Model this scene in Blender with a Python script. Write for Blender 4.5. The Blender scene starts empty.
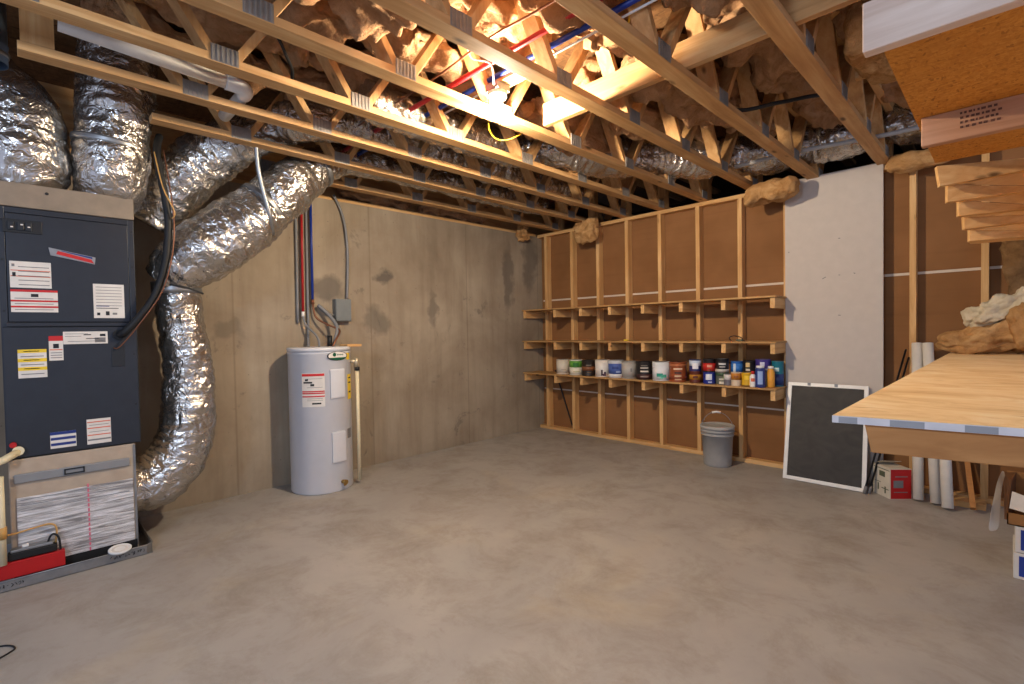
import bpy, bmesh, math, random
from math import sin, cos, pi, radians
from mathutils import Vector, Matrix, noise

random.seed(7)
S = bpy.context.scene
COL = S.collection

# ------------------------------------------------------------------ camera, world, light, exposure
cam_d = bpy.data.cameras.new('camera')
cam_d.sensor_width = 36.0
cam_d.lens = 36.0 * 491.3 / 1024.0
cam_d.clip_start = 0.02
cam = bpy.data.objects.new('camera', cam_d)
COL.objects.link(cam)
_yaw, _pit, _rol = radians(45.29), radians(-1.33), radians(-1.02)
_f = Vector((-sin(_yaw)*cos(_pit), cos(_yaw)*cos(_pit), sin(_pit)))
_r = Vector((cos(_yaw), sin(_yaw), 0))
_u = _r.cross(_f)
_r2 = cos(_rol)*_r + sin(_rol)*_u
_u2 = _r2.cross(_f)
cam.matrix_world = Matrix(((_r2.x, _u2.x, -_f.x, 4.402), (_r2.y, _u2.y, -_f.y, -4.856),
                           (_r2.z, _u2.z, -_f.z, 1.30), (0, 0, 0, 1)))
S.camera = cam

world = bpy.data.worlds.new('world')
S.world = world
world.use_nodes = True
world.node_tree.nodes['Background'].inputs[0].default_value = (0.76, 0.86, 1.18, 1)
world.node_tree.nodes['Background'].inputs[1].default_value = 0.72

BULB_STRENGTH = 3700.0
BULB = Vector((2.345, -2.90, 2.535))

# added fill light behind the camera, standing in for the other basement lighting
ld = bpy.data.lights.new('rear_fill', 'POINT')
ld.energy = 190
ld.color = (0.60, 0.76, 1.0)
ld.shadow_soft_size = 0.25
lo = bpy.data.objects.new('rear_fill', ld)
lo.location = (3.9, -6.5, 2.3)
COL.objects.link(lo)

vs = S.view_settings
vs.view_transform = 'Standard'
vs.look = 'None'
vs.gamma = 1.0
vs.use_curve_mapping = False
vs.exposure = 0.0


# ------------------------------------------------------------------ materials
def lin(c):
    return tuple(((x/12.92) if x <= .04045 else ((x+.055)/1.055)**2.4) for x in c)


def rgb(r, g, b):
    return lin((r/255., g/255., b/255.)) + (1.0,)


class NT:
    def __init__(self, name):
        self.m = bpy.data.materials.new(name)
        self.m.use_nodes = True
        self.t = self.m.node_tree
        self.b = self.t.nodes['Principled BSDF']

    def n(self, typ, **kw):
        nd = self.t.nodes.new(typ)
        for k, v in kw.items():
            setattr(nd, k, v)
        return nd

    def l(self, a, b):
        self.t.links.new(a, b)

    def coord(self, scale=(1, 1, 1), rand=0.0):
        tc = self.n('ShaderNodeTexCoord')
        src = tc.outputs['Object']
        if rand:
            oi = self.n('ShaderNodeObjectInfo')
            va = self.n('ShaderNodeVectorMath', operation='SCALE')
            va.inputs[0].default_value = (rand, rand*.7, rand*1.3)
            self.l(oi.outputs['Random'], va.inputs['Scale'])
            ad = self.n('ShaderNodeVectorMath', operation='ADD')
            self.l(src, ad.inputs[0])
            self.l(va.outputs[0], ad.inputs[1])
            src = ad.outputs[0]
        mp = self.n('ShaderNodeMapping')
        mp.inputs['Scale'].default_value = scale
        self.l(src, mp.inputs[0])
        return mp.outputs[0]

    def noise(self, vec, scale, detail=4, rough=.55, dist=0.0):
        nd = self.n('ShaderNodeTexNoise')
        nd.inputs['Scale'].default_value = scale
        nd.inputs['Detail'].default_value = detail
        nd.inputs['Roughness'].default_value = rough
        nd.inputs['Distortion'].default_value = dist
        self.l(vec, nd.inputs['Vector'])
        return nd.outputs['Fac']

    def ramp(self, fac, stops):
        nd = self.n('ShaderNodeValToRGB')
        e = nd.color_ramp.elements
        while len(e) < len(stops):
            e.new(0.5)
        for i, (p, c) in enumerate(stops):
            e[i].position = p
            e[i].color = c if len(c) == 4 else tuple(c)+(1,)
        self.l(fac, nd.inputs[0])
        return nd.outputs[0]

    def mix(self, fac, a, b, mode='MIX'):
        nd = self.n('ShaderNodeMix', data_type='RGBA', blend_type=mode)
        if isinstance(fac, float):
            nd.inputs[0].default_value = fac
        else:
            self.l(fac, nd.inputs[0])
        for i, v in ((6, a), (7, b)):
            if isinstance(v, tuple):
                nd.inputs[i].default_value = v
            else:
                self.l(v, nd.inputs[i])
        return nd.outputs[2]

    def bump(self, h, strength=.3, dist=.01):
        nd = self.n('ShaderNodeBump')
        nd.inputs['Strength'].default_value = strength
        nd.inputs['Distance'].default_value = dist
        self.l(h, nd.inputs['Height'])
        self.l(nd.outputs[0], self.b.inputs['Normal'])

    def color(self, c):
        if isinstance(c, tuple):
            self.b.inputs['Base Color'].default_value = c
        else:
            self.l(c, self.b.inputs['Base Color'])

    def set(self, rough=.6, metal=0.0, spec=.5):
        self.b.inputs['Roughness'].default_value = rough
        self.b.inputs['Metallic'].default_value = metal
        self.b.inputs['Specular IOR Level'].default_value = spec
        return self.m


def m_plain(name, c, rough=.55, metal=0.0, var=.06, spec=.4):
    t = NT(name)
    v = t.coord(rand=9)
    n = t.noise(v, 14, 3)
    lo_ = tuple(x*(1-var) for x in c[:3])+(1,)
    hi_ = tuple(min(1, x*(1+var)) for x in c[:3])+(1,)
    t.color(t.ramp(n, [(.3, lo_), (.7, hi_)]))
    return t.set(rough, metal, spec)


def m_wood(name, axis, c1, c2, c3, rough=.65):
    """softwood lumber with the grain along the given axis, darker streaks and knots"""
    sc = [16, 16, 16]
    sc[axis] = 1.1
    t = NT(name)
    v = t.coord(tuple(sc), rand=23)
    n1 = t.noise(v, 1.6, 5, .6, .6)
    base = t.ramp(n1, [(.25, c1), (.5, c2), (.75, c3)])
    v2 = t.coord((3.0, 3.0, 3.0), rand=31)
    n2 = t.noise(v2, 1.0, 2)
    base = t.mix(t.ramp(n2, [(.35, (0, 0, 0)), (.75, (.55, .55, .55))]), base, c1)
    s3 = [9, 9, 9]
    s3[axis] = 3.2
    v3 = t.coord(tuple(s3), rand=17)
    vo = t.n('ShaderNodeTexVoronoi')
    vo.inputs['Scale'].default_value = .8
    t.l(v3, vo.inputs['Vector'])
    kn = t.ramp(vo.outputs['Distance'], [(.05, (1, 1, 1)), (.13, (0, 0, 0))])
    dk = tuple(x*.32 for x in c1[:3])+(1,)
    base = t.mix(kn, base, dk)
    t.color(base)
    t.bump(n1, .12, .004)
    return t.set(rough, 0, .3)


P1, P2, P3 = rgb(186, 136, 80), rgb(214, 168, 110), rgb(230, 192, 138)
WOOD = [m_wood('lumber_grain_%s' % 'xyz'[i], i, P1, P2, P3) for i in range(3)]
T1, T2, T3 = rgb(168, 122, 74), rgb(198, 153, 100), rgb(217, 180, 130)
TRUSSW = [m_wood('truss_lumber_%s' % 'xyz'[i], i, T1, T2, T3) for i in range(3)]
WHITEWOOD = m_wood('pale_lumber', 0, rgb(190, 160, 140), rgb(212, 186, 166), rgb(226, 204, 186))
BROWNWOOD = m_wood('brown_lumber', 0, rgb(150, 96, 48), rgb(176, 120, 66), rgb(190, 136, 80))
PINKWOOD = m_wood('pinkish_lumber', 0, rgb(158, 112, 84), rgb(182, 136, 104), rgb(196, 152, 120))
SHELFW = m_wood('shelf_board', 0, rgb(150, 110, 66), rgb(182, 140, 88), rgb(200, 160, 106))


def m_osb(name, c1, c2, c3, scale=1.0):
    """pressed strands: two layers of small random flakes, each with its own tone"""
    t = NT(name)
    v = t.coord()
    wv = t.n('ShaderNodeTexNoise')
    wv.inputs['Scale'].default_value = 9
    t.l(v, wv.inputs['Vector'])
    ad = t.n('ShaderNodeVectorMath', operation='MULTIPLY_ADD')
    t.l(wv.outputs['Color'], ad.inputs[0])
    ad.inputs[1].default_value = (.05, .05, .05)
    t.l(v, ad.inputs[2])
    fac = []
    for sc, rot in (((22, 70, 40), .35), ((64, 26, 40), -.5)):
        mp = t.n('ShaderNodeMapping')
        mp.inputs['Rotation'].default_value = (0, 0, rot)
        mp.inputs['Scale'].default_value = tuple(x*scale for x in sc)
        t.l(ad.outputs[0], mp.inputs[0])
        vo = t.n('ShaderNodeTexVoronoi')
        vo.inputs['Scale'].default_value = 1.0
        t.l(mp.outputs[0], vo.inputs['Vector'])
        sp = t.n('ShaderNodeSeparateColor')
        t.l(vo.outputs['Color'], sp.inputs[0])
        fac.append(sp.outputs[0])
    base = t.ramp(fac[0], [(.0, c1), (.35, c2), (.75, c2), (1.0, c3)])
    b2 = t.ramp(fac[1], [(.0, c1), (.4, c2), (1.0, c3)])
    base = t.mix(.45, base, b2)
    n3 = t.noise(v, 5, 3)
    base = t.mix(t.ramp(n3, [(.4, (0, 0, 0)), (.8, (.5, .5, .5))]), base, c1)
    dk = t.ramp(fac[1], [(.0, (.5, .5, .5)), (.06, (0, 0, 0))])
    base = t.mix(dk, base, tuple(x*.4 for x in c1[:3])+(1,))
    t.color(base)
    t.bump(fac[0], .1, .002)
    return t.set(.75, 0, .25)


OSB = m_osb('orange_strand_board', rgb(168, 104, 34), rgb(196, 128, 46), rgb(212, 148, 64), 2.3)
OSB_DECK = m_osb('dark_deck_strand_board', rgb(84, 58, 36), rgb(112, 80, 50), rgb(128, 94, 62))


def m_ply():
    t = NT('worn_sheathing')
    v = t.coord((2.6, 5, 5))
    n1 = t.noise(v, 1.5, 5, .65, 1.0)
    base = t.ramp(n1, [(.26, rgb(216, 170, 112)), (.5, rgb(241, 205, 150)), (.72, rgb(250, 224, 180))])
    v2 = t.coord((5, 26, 8))
    n2 = t.noise(v2, 1.5, 3, .6, .5)
    base = t.mix(t.ramp(n2, [(.62, (0, 0, 0)), (.7, (.7, .7, .7))]), base, rgb(176, 122, 66))
    t.color(base)
    return t.set(.6, 0, .3)


PLY = m_ply()


def m_concrete_wall():
    t = NT('poured_concrete')
    v = t.coord()
    n1 = t.noise(v, 1.1, 6, .6, .3)
    base = t.ramp(n1, [(.28, rgb(128, 112, 94)), (.5, rgb(152, 137, 117)), (.72, rgb(171, 157, 136))])
    vs_ = t.coord((1, 5, .5))
    n2 = t.noise(vs_, 1.6, 4, .6)
    base = t.mix(t.ramp(n2, [(.45, (0, 0, 0)), (.8, (.5, .5, .5))]), base, rgb(116, 100, 82))
    # scattered grey patches
    n3 = t.noise(v, 2.6, 7, .72, .5)
    base = t.mix(t.ramp(n3, [(.61, (0, 0, 0)), (.67, (.55, .55, .55))]), base, rgb(104, 96, 86))
    # named stains: (y, z, radius y, radius z)
    sx = t.n('ShaderNodeSeparateXYZ')
    tc = t.n('ShaderNodeTexCoord')
    wn = t.n('ShaderNodeTexNoise')
    wn.inputs['Scale'].default_value = 7
    wn.inputs['Detail'].default_value = 5
    t.l(tc.outputs['Object'], wn.inputs['Vector'])
    wm = t.n('ShaderNodeVectorMath', operation='MULTIPLY_ADD')
    t.l(wn.outputs['Color'], wm.inputs[0])
    wm.inputs[1].default_value = (.26, .26, .26)
    t.l(tc.outputs['Object'], wm.inputs[2])
    t.l(wm.outputs[0], sx.inputs[0])
    for (y, z, ry, rz, k) in ((-2.28, 1.85, .10, .10, .8), (-2.38, 1.42, .16, .18, .55), (-2.85, 1.72, .20, .16, .7),
                              (-1.70, 1.55, .07, .22, .5), (-3.70, 1.35, .14, .10, .4), (-.55, 1.95, .10, .5, .6),
                              (-3.55, 2.05, .08, .18, .5), (-.15, 2.2, .16, .5, .6)):
        my = t.n('ShaderNodeMath', operation='MULTIPLY_ADD')
        t.l(sx.outputs[1], my.inputs[0])
        my.inputs[1].default_value = 1/ry
        my.inputs[2].default_value = -(y+.13)/ry
        mz = t.n('ShaderNodeMath', operation='MULTIPLY_ADD')
        t.l(sx.outputs[2], mz.inputs[0])
        mz.inputs[1].default_value = 1/rz
        mz.inputs[2].default_value = -(z+.13)/rz
        cv = t.n('ShaderNodeCombineXYZ')
        t.l(my.outputs[0], cv.inputs[0])
        t.l(mz.outputs[0], cv.inputs[1])
        ln = t.n('ShaderNodeVectorMath', operation='LENGTH')
        t.l(cv.outputs[0], ln.inputs[0])
        base = t.mix(t.ramp(ln.outputs['Value'], [(.55, (k, k, k)), (1.0, (0, 0, 0))]), base, rgb(92, 84, 76))
    # vertical form joints every 0.61 m
    s2 = t.n('ShaderNodeSeparateXYZ')
    t.l(tc.outputs['Object'], s2.inputs[0])
    md = t.n('ShaderNodeMath', operation='PINGPONG')
    t.l(s2.outputs[1], md.inputs[0])
    md.inputs[1].default_value = .61
    sm = t.ramp(md.outputs[0], [(.0, (.45, .45, .45)), (.012, (0, 0, 0))])
    base = t.mix(sm, base, rgb(112, 98, 80))
    # bug holes
    vo = t.n('ShaderNodeTexVoronoi')
    vo.inputs['Scale'].default_value = 13
    t.l(tc.outputs['Object'], vo.inputs['Vector'])
    ho = t.ramp(vo.outputs['Distance'], [(.035, (.6, .6, .6)), (.075, (0, 0, 0))])
    base = t.mix(ho, base, rgb(86, 76, 66))
    t.color(base)
    t.bump(n3, .25, .01)
    return t.set(.85, 0, .2)


def m_floor():
    t = NT('sealed_concrete_floor')
    v = t.coord()
    n1 = t.noise(v, .7, 7, .65, .3)
    base = t.ramp(n1, [(.3, rgb(147, 141, 136)), (.5, rgb(161, 155, 149)), (.7, rgb(174, 167, 159))])
    n2 = t.noise(v, 2.6, 8, .75, .35)
    base = t.mix(t.ramp(n2, [(.46, (0, 0, 0)), (.7, (.7, .7, .7))]), base, rgb(132, 121, 107))
    n3 = t.noise(v, 7, 6, .7, .4)
    base = t.mix(t.ramp(n3, [(.62, (0, 0, 0)), (.74, (.35, .35, .35))]), base, rgb(118, 106, 94))
    n4 = t.noise(v, 1.3, 6, .62, .6)
    base = t.mix(t.ramp(n4, [(.56, (0, 0, 0)), (.72, (.4, .4, .4))]), base, rgb(178, 163, 138))
    t.color(base)
    rr = t.ramp(n2, [(.3, (.42, .42, .42)), (.7, (.62, .62, .62))])
    t.l(rr, t.b.inputs['Roughness'])
    t.bump(n3, .06, .004)
    t.b.inputs['Specular IOR Level'].default_value = .35
    return t.m


def m_kraft():
    t = NT('brown_paper_backing')
    v = t.coord((1, 1, 1))
    n1 = t.noise(v, 2.2, 3)
    base = t.ramp(n1, [(.3, rgb(128, 88, 53)), (.7, rgb(144, 101, 64))])
    v2 = t.coord((.8, 3, 26))
    n2 = t.noise(v2, 1.0, 3)
    base = t.mix(t.ramp(n2, [(.55, (0, 0, 0)), (.75, (.25, .25, .25))]), base, rgb(116, 78, 47))
    t.color(base)
    return t.set(.85, 0, .2)


def m_foil(name, c, rough, strength, scale=26):
    t = NT(name)
    v = t.coord()
    a = t.noise(v, scale, 3, .55, 1.2)
    b = t.noise(v, scale*.3, 2, .5, .8)
    mx = t.n('ShaderNodeMath', operation='MULTIPLY_ADD')
    t.l(b, mx.inputs[0])
    mx.inputs[1].default_value = 1.6
    t.l(a, mx.inputs[2])
    n3 = t.noise(v, 5, 3)
    t.color(t.ramp(n3, [(.3, tuple(x*.82 for x in c[:3])+(1,)), (.7, c)]))
    t.bump(mx.outputs[0], strength, .02)
    return t.set(rough, .92, .5)


FOIL = m_foil('crinkled_foil_jacket', (.60, .56, .51, 1), .23, 1.0, 15)
FOIL_DULL = m_foil('dull_foil_jacket', (.62, .58, .54, 1), .42, .5)


def m_insul(name, c1, c2, c3):
    t = NT(name)
    v = t.coord(rand=7)
    n1 = t.noise(v, 9, 7, .7, .8)
    base = t.ramp(n1, [(.3, c1), (.5, c2), (.7, c3)])
    n2 = t.noise(v, 2.2, 3)
    base = t.mix(t.ramp(n2, [(.4, (0, 0, 0)), (.75, (.6, .6, .6))]), base, c1)
    t.color(base)
    n3 = t.noise(v, 38, 6, .72, .5)
    t.bump(n3, 1.0, .02)
    return t.set(.95, 0, .1)


INSUL = m_insul('tan_fiberglass', rgb(148, 110, 76), rgb(182, 140, 103), rgb(202, 163, 124))
INSUL_GOLD = m_insul('golden_fiberglass', rgb(156, 110, 64), rgb(196, 150, 98), rgb(216, 176, 124))
INSUL_WHITE = m_insul('pale_fiberglass', rgb(200, 182, 150), rgb(222, 206, 176), rgb(232, 220, 196))
INSUL_POST = m_insul('grey_brown_fiberglass', rgb(110, 82, 54), rgb(142, 108, 72), rgb(160, 126, 88))

CONC = m_concrete_wall()
FLOOR = m_floor()
KRAFT = m_kraft()
DRYWALL = m_plain('grey_drywall_paper', rgb(194, 183, 173), .8, 0, .03, .2)
SEAM = m_plain('white_seam', rgb(206, 190, 172), .7)
DARK = m_plain('black_void_shade', rgb(26, 22, 20), .8)  # black colour stands for the darkness of the open space beyond
CAB = m_plain('charcoal_cabinet_paint', rgb(40, 43, 50), .38, .2, .08, .5)
CAB_D = m_plain('dark_trim_paint', rgb(34, 36, 40), .45, .1)
BLACKR = m_plain('black_rubber', rgb(22, 21, 21), .6)
WHITE = m_plain('white_paper_label', rgb(214, 208, 200), .6)
WHITEP = m_plain('white_plastic', rgb(226, 224, 220), .35)
RED = m_plain('red_print', rgb(188, 34, 34), .5)
REDD = m_plain('red_paint', rgb(176, 22, 22), .45)
ORANGE = m_plain('orange_print', rgb(206, 104, 74), .5)
BLUE = m_plain('blue_print', rgb(34, 52, 118), .5)
YELLOW = m_plain('yellow_print', rgb(232, 196, 52), .5)
GREYT = m_plain('grey_print', rgb(118, 116, 116), .6)
GREEN = m_plain('green_print', rgb(20, 84, 58), .5)
BLACK = m_plain('black_print', rgb(24, 24, 26), .5)
HEATER = m_plain('enamelled_heater_grey', rgb(200, 200, 204), .35, 0, .02, .5)
HEATER_P = m_plain('heater_panel_grey', rgb(208, 208, 212), .4, 0, .02, .5)
GALV = m_plain('galvanised_steel', rgb(150, 150, 150), .42, .8, .15)
PLATE = m_plain('truss_plate_steel', rgb(140, 134, 128), .5, .45, .2)
COPPER = m_plain('copper', rgb(128, 84, 62), .45, .7)
PEXR = m_plain('red_pipe_plastic', rgb(168, 32, 36), .4)
PEXB = m_plain('blue_pipe_plastic', rgb(22, 52, 140), .4)
CPVC = m_plain('cream_pipe_plastic', rgb(222, 208, 172), .45)
PVC = m_plain('white_pipe_plastic', rgb(224, 216, 204), .4)
PVCG = m_plain('grey_pipe_plastic', rgb(168, 166, 164), .45)
GREYBOX = m_plain('grey_box_plastic', rgb(112, 116, 116), .5)
CONDUIT = m_plain('grey_conduit', rgb(120, 120, 122), .5)
DUCTBOARD = m_plain('duct_board_tan', rgb(176, 158, 138), .6, 0, .08)
FILTERG = m_plain('filter_cover_grey', rgb(140, 140, 140), .5, .3)
BUCKET = m_plain('grey_bucket_plastic', rgb(150, 148, 146), .45)
LIDG = m_plain('bucket_lid_plastic', rgb(170, 166, 160), .5)
CARD = m_plain('brown_cardboard', rgb(150, 104, 58), .8, 0, .1)
CARD_D = m_plain('dark_cardboard', rgb(96, 62, 36), .8, 0, .1)
BLUEBOX = m_plain('blue_carton', rgb(34, 56, 140), .5)
TAN = m_plain('tan_wire_sheath', rgb(196, 150, 84), .5)
YWIRE = m_plain('yellow_cable', rgb(216, 176, 40), .5)
OLIVE = m_plain('olive_can', rgb(86, 92, 74), .5)


def m_bubble():
    t = NT('foil_bubble_wrap')
    v = t.coord((1, 2.0, 30))
    n1 = t.noise(v, 2.0, 4, .65, 1.0)
    t.color(t.ramp(n1, [(.36, rgb(140, 136, 134)), (.5, rgb(196, 192, 190)), (.64, rgb(236, 234, 234))]))
    t.bump(n1, .7, .01)
    return t.set(.35, .3, .5)


BUBBLE = m_bubble()


def m_mesh():
    t = NT('black_insect_screen')
    v = t.coord((5, 5, 7))
    n = t.noise(v, 1.0, 3, .5, 1.5)
    t.color(t.ramp(n, [(.3, rgb(30, 27, 26)), (.7, rgb(54, 49, 46))]))
    tr = t.n('ShaderNodeBsdfTransparent')
    mx = t.n('ShaderNodeMixShader')
    mx.inputs[0].default_value = .88
    out = t.t.nodes['Material Output']
    t.l(tr.outputs[0], mx.inputs[1])
    t.l(t.b.outputs[0], mx.inputs[2])
    t.l(mx.outputs[0], out.inputs[0])
    return t.set(.6)


SCREEN = m_mesh()


def m_film():
    t = NT('clear_plastic_film')
    t.color(rgb(206, 198, 188))
    tr = t.n('ShaderNodeBsdfTransparent')
    mx = t.n('ShaderNodeMixShader')
    mx.inputs[0].default_value = .5
    out = t.t.nodes['Material Output']
    t.l(tr.outputs[0], mx.inputs[1])
    t.l(t.b.outputs[0], mx.inputs[2])
    t.l(mx.outputs[0], out.inputs[0])
    return t.set(.3)


FILM = m_film()


def m_emit(name, c, s):
    t = NT(name)
    t.color(c)
    t.b.inputs['Emission Color'].default_value = c
    t.b.inputs['Emission Strength'].default_value = s
    return t.m


BULBM = m_emit('lit_bulb_glass', (1.0, .83, .61, 1), BULB_STRENGTH)


# ------------------------------------------------------------------ mesh builder
def smooth_path(pts, sub=6):
    """Catmull-Rom through (x, y, z[, r]) points"""
    P = [tuple(p) for p in pts]
    if len(P) < 3:
        return P
    out = []
    n = len(P)
    for i in range(n-1):
        p0 = P[max(i-1, 0)]
        p1 = P[i]
        p2 = P[i+1]
        p3 = P[min(i+2, n-1)]
        for k in range(sub):
            t = k/sub
            out.append(tuple(.5*((2*b)+(-a+c)*t+(2*a-5*b+4*c-d)*t*t+(-a+3*b-3*c+d)*t**3)
                             for a, b, c, d in zip(p0, p1, p2, p3)))
    out.append(P[-1])
    return out


class MB:
    def __init__(self):
        self.v, self.f, self.mi, self.sm = [], [], [], []
        self.cur = 0

    def _add(self, vs, fs, smooth=False):
        o = len(self.v)
        self.v += [Vector(x) for x in vs]
        for f in fs:
            self.f.append([i+o for i in f])
            self.mi.append(self.cur)
            self.sm.append(smooth)
        return self

    def mat(self, i):
        self.cur = i
        return self

    def box(self, a, b, M=None):
        x0, y0, z0 = a
        x1, y1, z1 = b
        vs = [Vector(p) for p in ((x0, y0, z0), (x1, y0, z0), (x1, y1, z0), (x0, y1, z0),
                                  (x0, y0, z1), (x1, y0, z1), (x1, y1, z1), (x0, y1, z1))]
        if M:
            vs = [M @ p for p in vs]
        return self._add(vs, [(0, 3, 2, 1), (4, 5, 6, 7), (0, 1, 5, 4), (1, 2, 6, 5), (2, 3, 7, 6), (3, 0, 4, 7)])

    def hexa(self, q):
        return self._add(q, [(0, 3, 2, 1), (4, 5, 6, 7), (0, 1, 5, 4), (1, 2, 6, 5), (2, 3, 7, 6), (3, 0, 4, 7)])

    def bar(self, p, q, w, h, up=(0, 0, 1)):
        """a rectangular stick from p to q, w across, h along up"""
        p, q = Vector(p), Vector(q)
        d = (q-p).normalized()
        u = Vector(up)
        s = d.cross(u)
        if s.length < 1e-4:
            s = d.cross(Vector((1, 0, 0)))
        s.normalize()
        u = s.cross(d).normalized()
        c = [(-1, -1), (1, -1), (1, 1), (-1, 1)]
        vs = [p+s*a*w/2+u*b*h/2 for a, b in c]+[q+s*a*w/2+u*b*h/2 for a, b in c]
        return self.hexa(vs)

    def tube(self, pts, r=None, seg=12, cap=True, fn=None, smooth=True):
        """sweep a circle; fn(s, angle, point) gives a radial offset"""
        n = len(pts)
        cs = [Vector(p[:3]) for p in pts]
        rs = [(p[3] if len(p) > 3 else r) for p in pts]
        vs = []
        prev = None
        s = 0.0
        for i in range(n):
            d = (cs[min(i+1, n-1)]-cs[max(i-1, 0)]).normalized()
            if prev is None:
                a = Vector((0, 0, 1)) if abs(d.z) < .9 else Vector((1, 0, 0))
                nx = (a-d*a.dot(d)).normalized()
            else:
                nx = (prev-d*prev.dot(d)).normalized()
            prev = nx
            ny = d.cross(nx)
            if i:
                s += (cs[i]-cs[i-1]).length
            for k in range(seg):
                an = 2*pi*k/seg
                dr = nx*cos(an)+ny*sin(an)
                rr = rs[i]
                if fn:
                    rr += fn(s, an, cs[i]+dr*rr)
                vs.append(cs[i]+dr*rr)
        fs = []
        for i in range(n-1):
            for k in range(seg):
                k2 = (k+1) % seg
                fs.append((i*seg+k, i*seg+k2, (i+1)*seg+k2, (i+1)*seg+k))
        self._add(vs, fs, smooth)
        if cap:
            o = len(self.v)-n*seg
            self.f.append([o+k for k in reversed(range(seg))])
            self.f.append([o+(n-1)*seg+k for k in range(seg)])
            self.mi += [self.cur]*2
            self.sm += [False]*2
        return self

    def lathe(self, prof, c=(0, 0, 0), seg=32, smooth=True, a0=0.0, a1=2*pi):
        """prof: (r, z) pairs about a vertical axis through c"""
        full = abs(a1-a0-2*pi) < 1e-6
        ns = seg if full else seg+1
        c = Vector(c)
        vs = []
        for r, z in prof:
            for k in range(ns):
                a = a0+(a1-a0)*k/seg
                vs.append(c+Vector((r*cos(a), r*sin(a), z)))
        fs = []
        for i in range(len(prof)-1):
            for k in range(seg):
                k2 = (k+1) % ns
                fs.append((i*ns+k, i*ns+k2, (i+1)*ns+k2, (i+1)*ns+k))
        return self._add(vs, fs, smooth)

    def patch(self, c, r, am, half, z0, z1, t=.0015, seg=10):
        """a curved rectangle lying on a cylinder, with thickness"""
        return self.lathe([(r, z0), (r+t, z0), (r+t, z1), (r, z1), (r, z0)], c, seg, False, am-half, am+half)

    def disc(self, c, r, n, t=.002, seg=24, sy=1.0):
        n = Vector(n).normalized()
        a = Vector((0, 0, 1)) if abs(n.z) < .9 else Vector((1, 0, 0))
        u = (a-n*a.dot(n)).normalized()
        w = n.cross(u)
        c = Vector(c)
        v0 = [c+w*r*cos(2*pi*k/seg)+u*r*sy*sin(2*pi*k/seg) for k in range(seg)]
        v1 = [p+n*t for p in v0]
        fs = [list(reversed(range(seg))), [seg+k for k in range(seg)]]
        fs += [(k, (k+1) % seg, seg+(k+1) % seg, seg+k) for k in range(seg)]
        return self._add(v0+v1, fs)

    def lump(self, c, s, seed=0, amp=.04, freq=5.0, k=5.0, cuts=16, M=None, fn=None):
        """a soft rounded block with a lumpy surface"""
        bm = bmesh.new()
        bmesh.ops.create_cube(bm, size=2)
        bmesh.ops.subdivide_edges(bm, edges=bm.edges[:], cuts=cuts, use_grid_fill=True)
        off = Vector((seed*3.7, seed*1.9, seed*5.3))
        c = Vector(c)
        idx = {}
        vs = []
        for i, v in enumerate(bm.verts):
            p = v.co
            L = (abs(p.x)**k+abs(p.y)**k+abs(p.z)**k)**(1/k)
            q = p/L
            w = Vector((q.x*s[0], q.y*s[1], q.z*s[2]))
            nrm = Vector((abs(q.x)**(k-1)*(1 if q.x > 0 else -1)/s[0], abs(q.y)**(k-1)*(1 if q.y > 0 else -1)/s[1],
                          abs(q.z)**(k-1)*(1 if q.z > 0 else -1)/s[2]))
            if nrm.length > 0:
                nrm.normalize()
            d = noise.fractal(w*freq+off, 1.0, 2.0, 4)*amp
            d -= abs(noise.noise(w*freq*.6+off))*amp*.9
            w = w+nrm*d
            if fn:
                w = fn(w)
            if M:
                w = M @ w
            vs.append(c+w)
            idx[v] = i
        fs = [[idx[v] for v in f.verts] for f in bm.faces]
        bm.free()
        return self._add(vs, fs, True)

    def build(self, name, mats, parent=None, bevel=0.0, loc=None):
        me = bpy.data.meshes.new(name)
        o = Vector(loc) if loc is not None else (origin(parent) if parent else Vector((0, 0, 0)))
        me.from_pydata([tuple(p-o) for p in self.v], [], self.f)
        if not isinstance(mats, (list, tuple)):
            mats = [mats]
        for m in mats:
            me.materials.append(m)
        for p, i, s in zip(me.polygons, self.mi, self.sm):
            p.material_index = i
            p.use_smooth = s
        bm = bmesh.new()
        bm.from_mesh(me)
        bmesh.ops.recalc_face_normals(bm, faces=bm.faces[:])
        bm.to_mesh(me)
        bm.free()
        ob = bpy.data.objects.new(name, me)
        COL.objects.link(ob)
        if parent:
            ob.parent = parent
        elif loc is not None:
            ob.location = loc
        if bevel:
            b = ob.modifiers.new('bevel', 'BEVEL')
            b.width = bevel
            b.segments = 2
            b.limit_method = 'ANGLE'
            b.angle_limit = radians(50)
        return ob


def origin(o):
    p = Vector((0, 0, 0))
    while o:
        p += o.location
        o = o.parent
    return p


def tag(o, label, cat, group=None):
    o['label'] = label
    o['category'] = cat
    if group:
        o['group'] = group
    return o


def thing(name, label, cat, loc, group=None):
    o = bpy.data.objects.new(name, None)
    o.location = loc
    o.empty_display_size = .05
    COL.objects.link(o)
    return tag(o, label, cat, group)


def struct(name, mb, mat):
    o = mb.build(name, mat)
    o['kind'] = 'structure'
    return o


ORD = ['first', 'second', 'third', 'fourth', 'fifth', 'sixth', 'seventh', 'eighth', 'ninth', 'tenth', 'eleventh', 'twelfth']

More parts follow.
